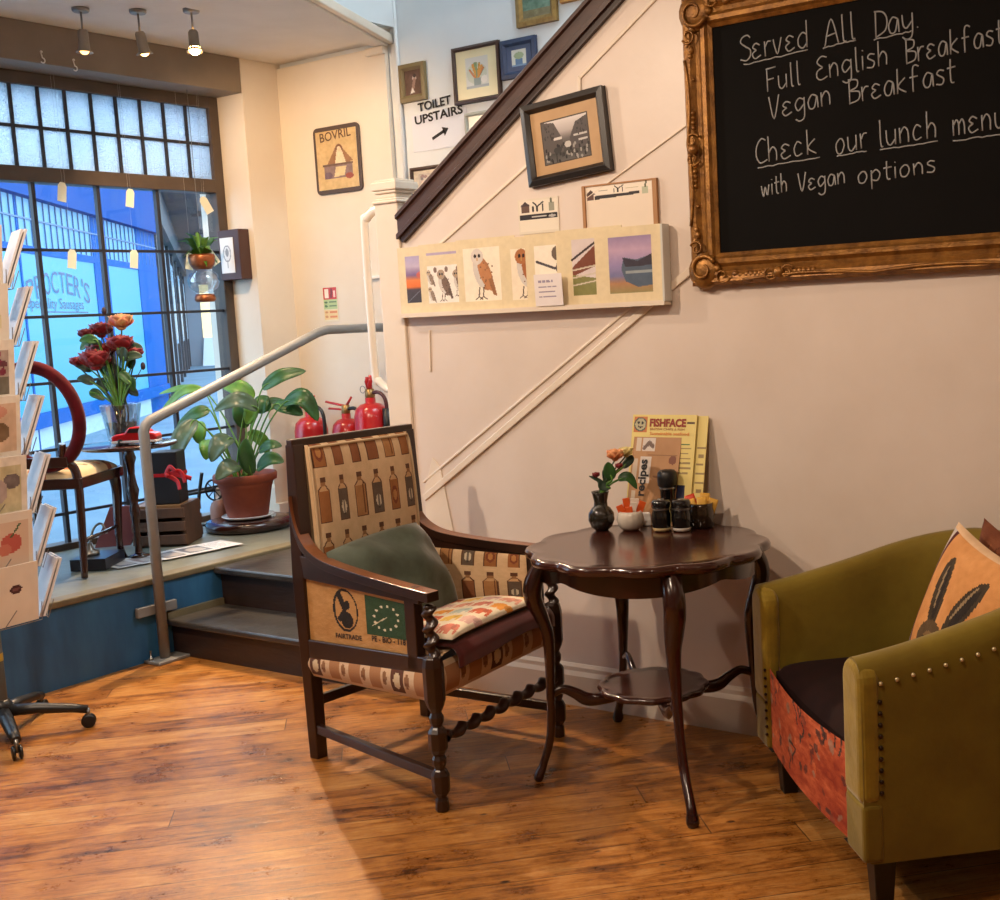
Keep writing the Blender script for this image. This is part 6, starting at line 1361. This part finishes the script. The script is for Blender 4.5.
ym, yr = mat('yellow_sachet', (222, 172, 72), .4), mat('red_sachet', (206, 66, 40), .4)
labs = ['pale yellow sachet curling at window side of the jar', 'yellow sachet standing in middle of the jar', 'yellow sachet bent over the jar rim', 'red tipped sachet in the jar, nearest the grinder', 'yellow sachet at back of the jar']
for k, (dx, dy, lean, m_, hh) in enumerate(((-.022, -.004, -.25, ym, .07), (-.002, -.012, .05, ym, .074), (.02, 0, .35, ym, .07), (-.014, .012, -.3, yr, .085), (.006, .016, .12, ym, .085))):
    b = p + Z_ * .03 + cr2 * dx + f_ * dy; u_ = Z_ * math.cos(lean) + cr2 * math.sin(lean); s_ = cr2 * math.cos(lean) - Z_ * math.sin(lean)
    f2 = lambda u, v, b=b, u_=u_, s_=s_, hh=hh: b + s_ * (.034 * (u - .5)) + u_ * (hh * v) - f_ * (.01 * math.sin(PI * v) - .008 * (u - .5) ** 2 * 40 * .02)
    o = MB().grid(f2, 6, 8).build('sachet', m_); s = o.modifiers.new('thick', 'SOLIDIFY'); s.thickness = .004; tag(o, labs[k], 'sachet', 'sachets in the glass jar')
p = tp_(645, 524, .03) + Z_ * tz; tag(MB().hexa([p + cr2 * a * .022 + f_ * b_ * .015 for a, b_ in ((-1, -1), (1, -1), (1, 1), (-1, 1))] + [p + cr2 * a * .020 + f_ * (b_ * .010 + .004) + Z_ * .045 for a, b_ in ((-1, -1), (1, -1), (1, 1), (-1, 1))]).build('napkin', M['white'], bevel=.004), 'folded white napkin behind the ribbed pot', 'napkin')
# menus leaning on the wall
ml, mr = A(633, 416, 1, 3.665), A(707, 411, 1, 3.665); tb_ = V((-2.30, 3.575, TZ + .001))
def menu(name, xl, w_, h_, y0, y1, zb, cv, lab, extra=None, back=(214, 190, 110), tilt=0):
    o_ = V((xl, y0, zb)); up = V((tilt, (y1 - y0), math.sqrt(max(.01, h_ ** 2 - (y1 - y0) ** 2)))).normalized(); e = V((1, 0, -tilt))
    t = thing(name, o_ + e * w_ / 2, lab, 'menu'); mb = MB().sheet(o_, e, up, w_, h_, cv, .003, back=back); mb.build('card', M['card'], t)
    if extra: extra(t, o_, e.normalized(), up)
    return t
yel = (222, 204, 128)
cv = Cv(76, 110, yel, 3, 4); cv.rect(.02, .84, .24, .98, (196, 120, 70)); cv.ell(.13, .91, .10, .065, (60, 80, 76)); cv.ell(.13, .91, .085, .054, (176, 172, 140)); cv.ell(.10, .925, .018, .014, (40, 40, 40)); cv.ell(.16, .925, .018, .014, (40, 40, 40)); cv.line([(.10, .89), (.13, .88), (.16, .89)], .012, (60, 40, 40))
cv.scrib(.78, .45, .98, .72, 6, (150, 130, 90), .012); cv.rect(.76, .20, .9, .36, (34, 40, 70)); cv.rect(.05, .77, .5, .785, (190, 170, 110)); cv.scrib(.75, .70, .95, .76, 1, (60, 110, 70), .014); cv.rect(.86, .92, .97, .94, (80, 60, 50))
def fish(t, o_, e, up):
    n = e.cross(up); mb = MB()
    mb.text('FISHFACE', o_ + e * .073 + up * .344 + n * .001, e, up, .026, .148, .0006, 0, .045); mb.text('BRITISH CHIPS & FISH', o_ + e * .076 + up * .330 + n * .001, e, up, .008, .14, .0006); mb.build('title', mat('dark_red_print', (140, 44, 26), .6), t)
    MB().text('Sustainable seafood', o_ + e * .076 + up * .313 + n * .001, e, up, .011, .16, .0006, 0, .01).build('subtitle', mat('orange_print', (206, 110, 40), .6), t)
MW, MH = .29, .385
menu('menu', ml.x + .004, .282, MH - .004, 3.612, 3.70, TZ + .001, Cv(40, 60, yel, 3, 3).scrib(.9, .2, .99, .75, 7, (150, 130, 90), .02), 'yellow menu mostly hidden behind the fish menu')
menu('menu', ml.x - .016, .262, MH, 3.603, 3.692, TZ + .001, cv, 'yellow fish menu with red title leaning on the wall', fish)
cv = Cv(60, 80, (170, 126, 84), 6, 6); cv.rect(.03, .6, .30, .97, (176, 134, 92)); cv.rect(.06, .82, .16, .97, (206, 190, 172)); cv.rect(.2, .82, .46, .97, (206, 194, 184)); cv.line([(.24, .86), (.34, .92), (.42, .88)], .05, (110, 90, 80)); cv.rect(.03, .5, .14, .74, (196, 180, 160)); cv.rect(.18, .46, .42, .76, (204, 192, 182))
cv.rect(.06, .25, .15, .38, (196, 180, 160)); cv.rect(.33, .775, .95, .785, (140, 100, 64)); cv.ell(.86, .73, .08, .05, (120, 70, 50)); cv.scrib(.5, .52, .85, .56, 1, (130, 90, 60), .02)
def scr(t, o_, e, up):
    n = e.cross(up); MB().text('recipes', o_ + e * .066 + up * .10 + n * .001, up, -e, .032, .13, .0006, 0, .03).build('lettering', M['ink'], t)
menu('menu', ml.x - .004, .195, .315, 3.585, 3.675, TZ + .001, cv, 'brown kraft menu with black vertical lettering before the fish menu', scr, (150, 110, 72))
# ================================================================== CEILING SPOTS AND LIGHT
def spot(x, y, z, tgt, lab, col=(255, 214, 168), power=60, size=95, emit=40, blend=.6):
    c = V((x, y, z)); t = thing('ceiling_spotlight', c, lab, 'spotlight', 'spotlights hanging near the window')
    d = (V(tgt) - c).normalized(); d = (d * .35 - Z_).normalized()
    MB().lathe((x, y, 3.012), [(.035, 0), (.04, .006), (.04, .018)], 18).build('ceiling_rose', M['steel'], t)
    MB().tube([(x, y, 3.02), (x, y, z + .085)], .005, 8).build('stem', M['steel'], t)
    MB().lathe(c + Z_ * .09, [(.018, -.0), (.024, .01), (.025, .06), (.027, .09), (.04, .105), (.036, .105), (.024, .088), (0, .085)], 20, axis=d, cap=False).build('shade', mat('brushed_lamp_metal', (150, 142, 130), .4, .5), t)
    bm = mat('lamp_bulb_%d' % emit, (255, 230, 190), .3, emit=(255, 190, 110), estr=emit)
    MB().ball(c + Z_ * .09 + d * .093, .022 if emit < 50 else .028, n=12, m=8).build('bulb', bm, t)
    lp = bpy.data.lights.new('spot_lamp', 'SPOT'); lp.energy = power; lp.color = lin(col); lp.spot_size = math.radians(size); lp.spot_blend = blend; lp.shadow_soft_size = .03
    lo = bpy.data.objects.new('spot_lamp', lp); COL.objects.link(lo); pos = c + Z_ * .09 + d * .13; lo.location = pos; lo.rotation_euler = (V(tgt) - pos).to_track_quat('-Z', 'Y').to_euler()
spot(-5.03, 4.06, 2.84, (-2.9, 2.6, 0), 'brightest ceiling spotlight, closest to the pillar', power=350, size=110, emit=60)
spot(-5.215, 3.895, 2.84, (-5.3, 5.2, 1.3), 'ceiling spotlight with lit lens between the other two', power=95, size=135, emit=14)
spot(-5.365, 3.69, 2.84, (-5.0, 3.4, .4), 'dimmest ceiling spotlight, furthest from the pillar', power=40, size=100, emit=5)
def lamp(x, y, z, tgt, power, size, col=(255, 228, 200), rad=.05, blend=.5):
    lp = bpy.data.lights.new('room_spot', 'SPOT'); lp.energy = power; lp.color = lin(col); lp.spot_size = math.radians(size); lp.spot_blend = blend; lp.shadow_soft_size = rad
    lo = bpy.data.objects.new('room_spot', lp); COL.objects.link(lo); lo.location = (x, y, z); lo.rotation_euler = (V(tgt) - V((x, y, z))).to_track_quat('-Z', 'Y').to_euler()
lamp(-5.0, 2.45, 2.93, (-2.4, 3.4, 1.2), 145, 120)
lamp(-3.3, 1.3, 2.98, (-3.2, 2.6, .2), 200, 130)
lamp(-1.3, 1.2, 2.98, (-1.6, 3.4, 1.2), 90, 140)
lamp(.4, 1.6, 2.98, (-.6, 3.3, 1.6), 14, 120)
lamp(-2.6, -.4, 2.98, (-3.4, 1.5, 0), 60, 130)
def area(x, y, z, tgt, power, sx, sy, col):
    lp = bpy.data.lights.new('daylight', 'AREA'); lp.shape = 'RECTANGLE'; lp.size = sx; lp.size_y = sy; lp.energy = power; lp.color = col
    lo = bpy.data.objects.new('daylight', lp); COL.objects.link(lo); lo.location = (x, y, z); lo.rotation_euler = (V(tgt) - V((x, y, z))).to_track_quat('-Z', 'Y').to_euler(); return lo
area(-1.6, 4.5, 5.5, (-2.6, 4.7, 1), 210, 2.6, 1.0, (.80, .92, 1.0))      # skylight over the stairwell
w = bpy.data.worlds.new('sky'); SC.world = w; w.use_nodes = True; bg = w.node_tree.nodes['Background']; bg.inputs[0].default_value = (.56, .80, 1.0, 1); bg.inputs[1].default_value = 6.2
# ================================================================== CAMERA
cam = bpy.data.cameras.new('camera'); co = bpy.data.objects.new('camera', cam); COL.objects.link(co)
r, u_, f3 = V(R0[0]), -V(R0[1]), V(R0[2]); mw = Matrix(((r.x, u_.x, -f3.x, 0), (r.y, u_.y, -f3.y, 0), (r.z, u_.z, -f3.z, H), (0, 0, 0, 1)))
co.matrix_world = mw; cam.sensor_fit = 'HORIZONTAL'; cam.sensor_width = 36; cam.lens = 36 * FPX / 1000; cam.shift_x = -(CX - 500) / 1000; cam.shift_y = (CY - 450) / 1000; cam.clip_start = .05; cam.clip_end = 300
SC.camera = co
vs2 = SC.view_settings; vs2.view_transform = 'Standard'; vs2.look = 'None'; vs2.exposure = -.12; vs2.gamma = 1; vs2.use_curve_mapping = False
SC.cycles.use_denoising = True; SC.cycles.max_bounces = 10; SC.cycles.transparent_max_bounces = 16; SC.cycles.sample_clamp_indirect = 6; SC.cycles.caustics_reflective = False; SC.cycles.caustics_refractive = False
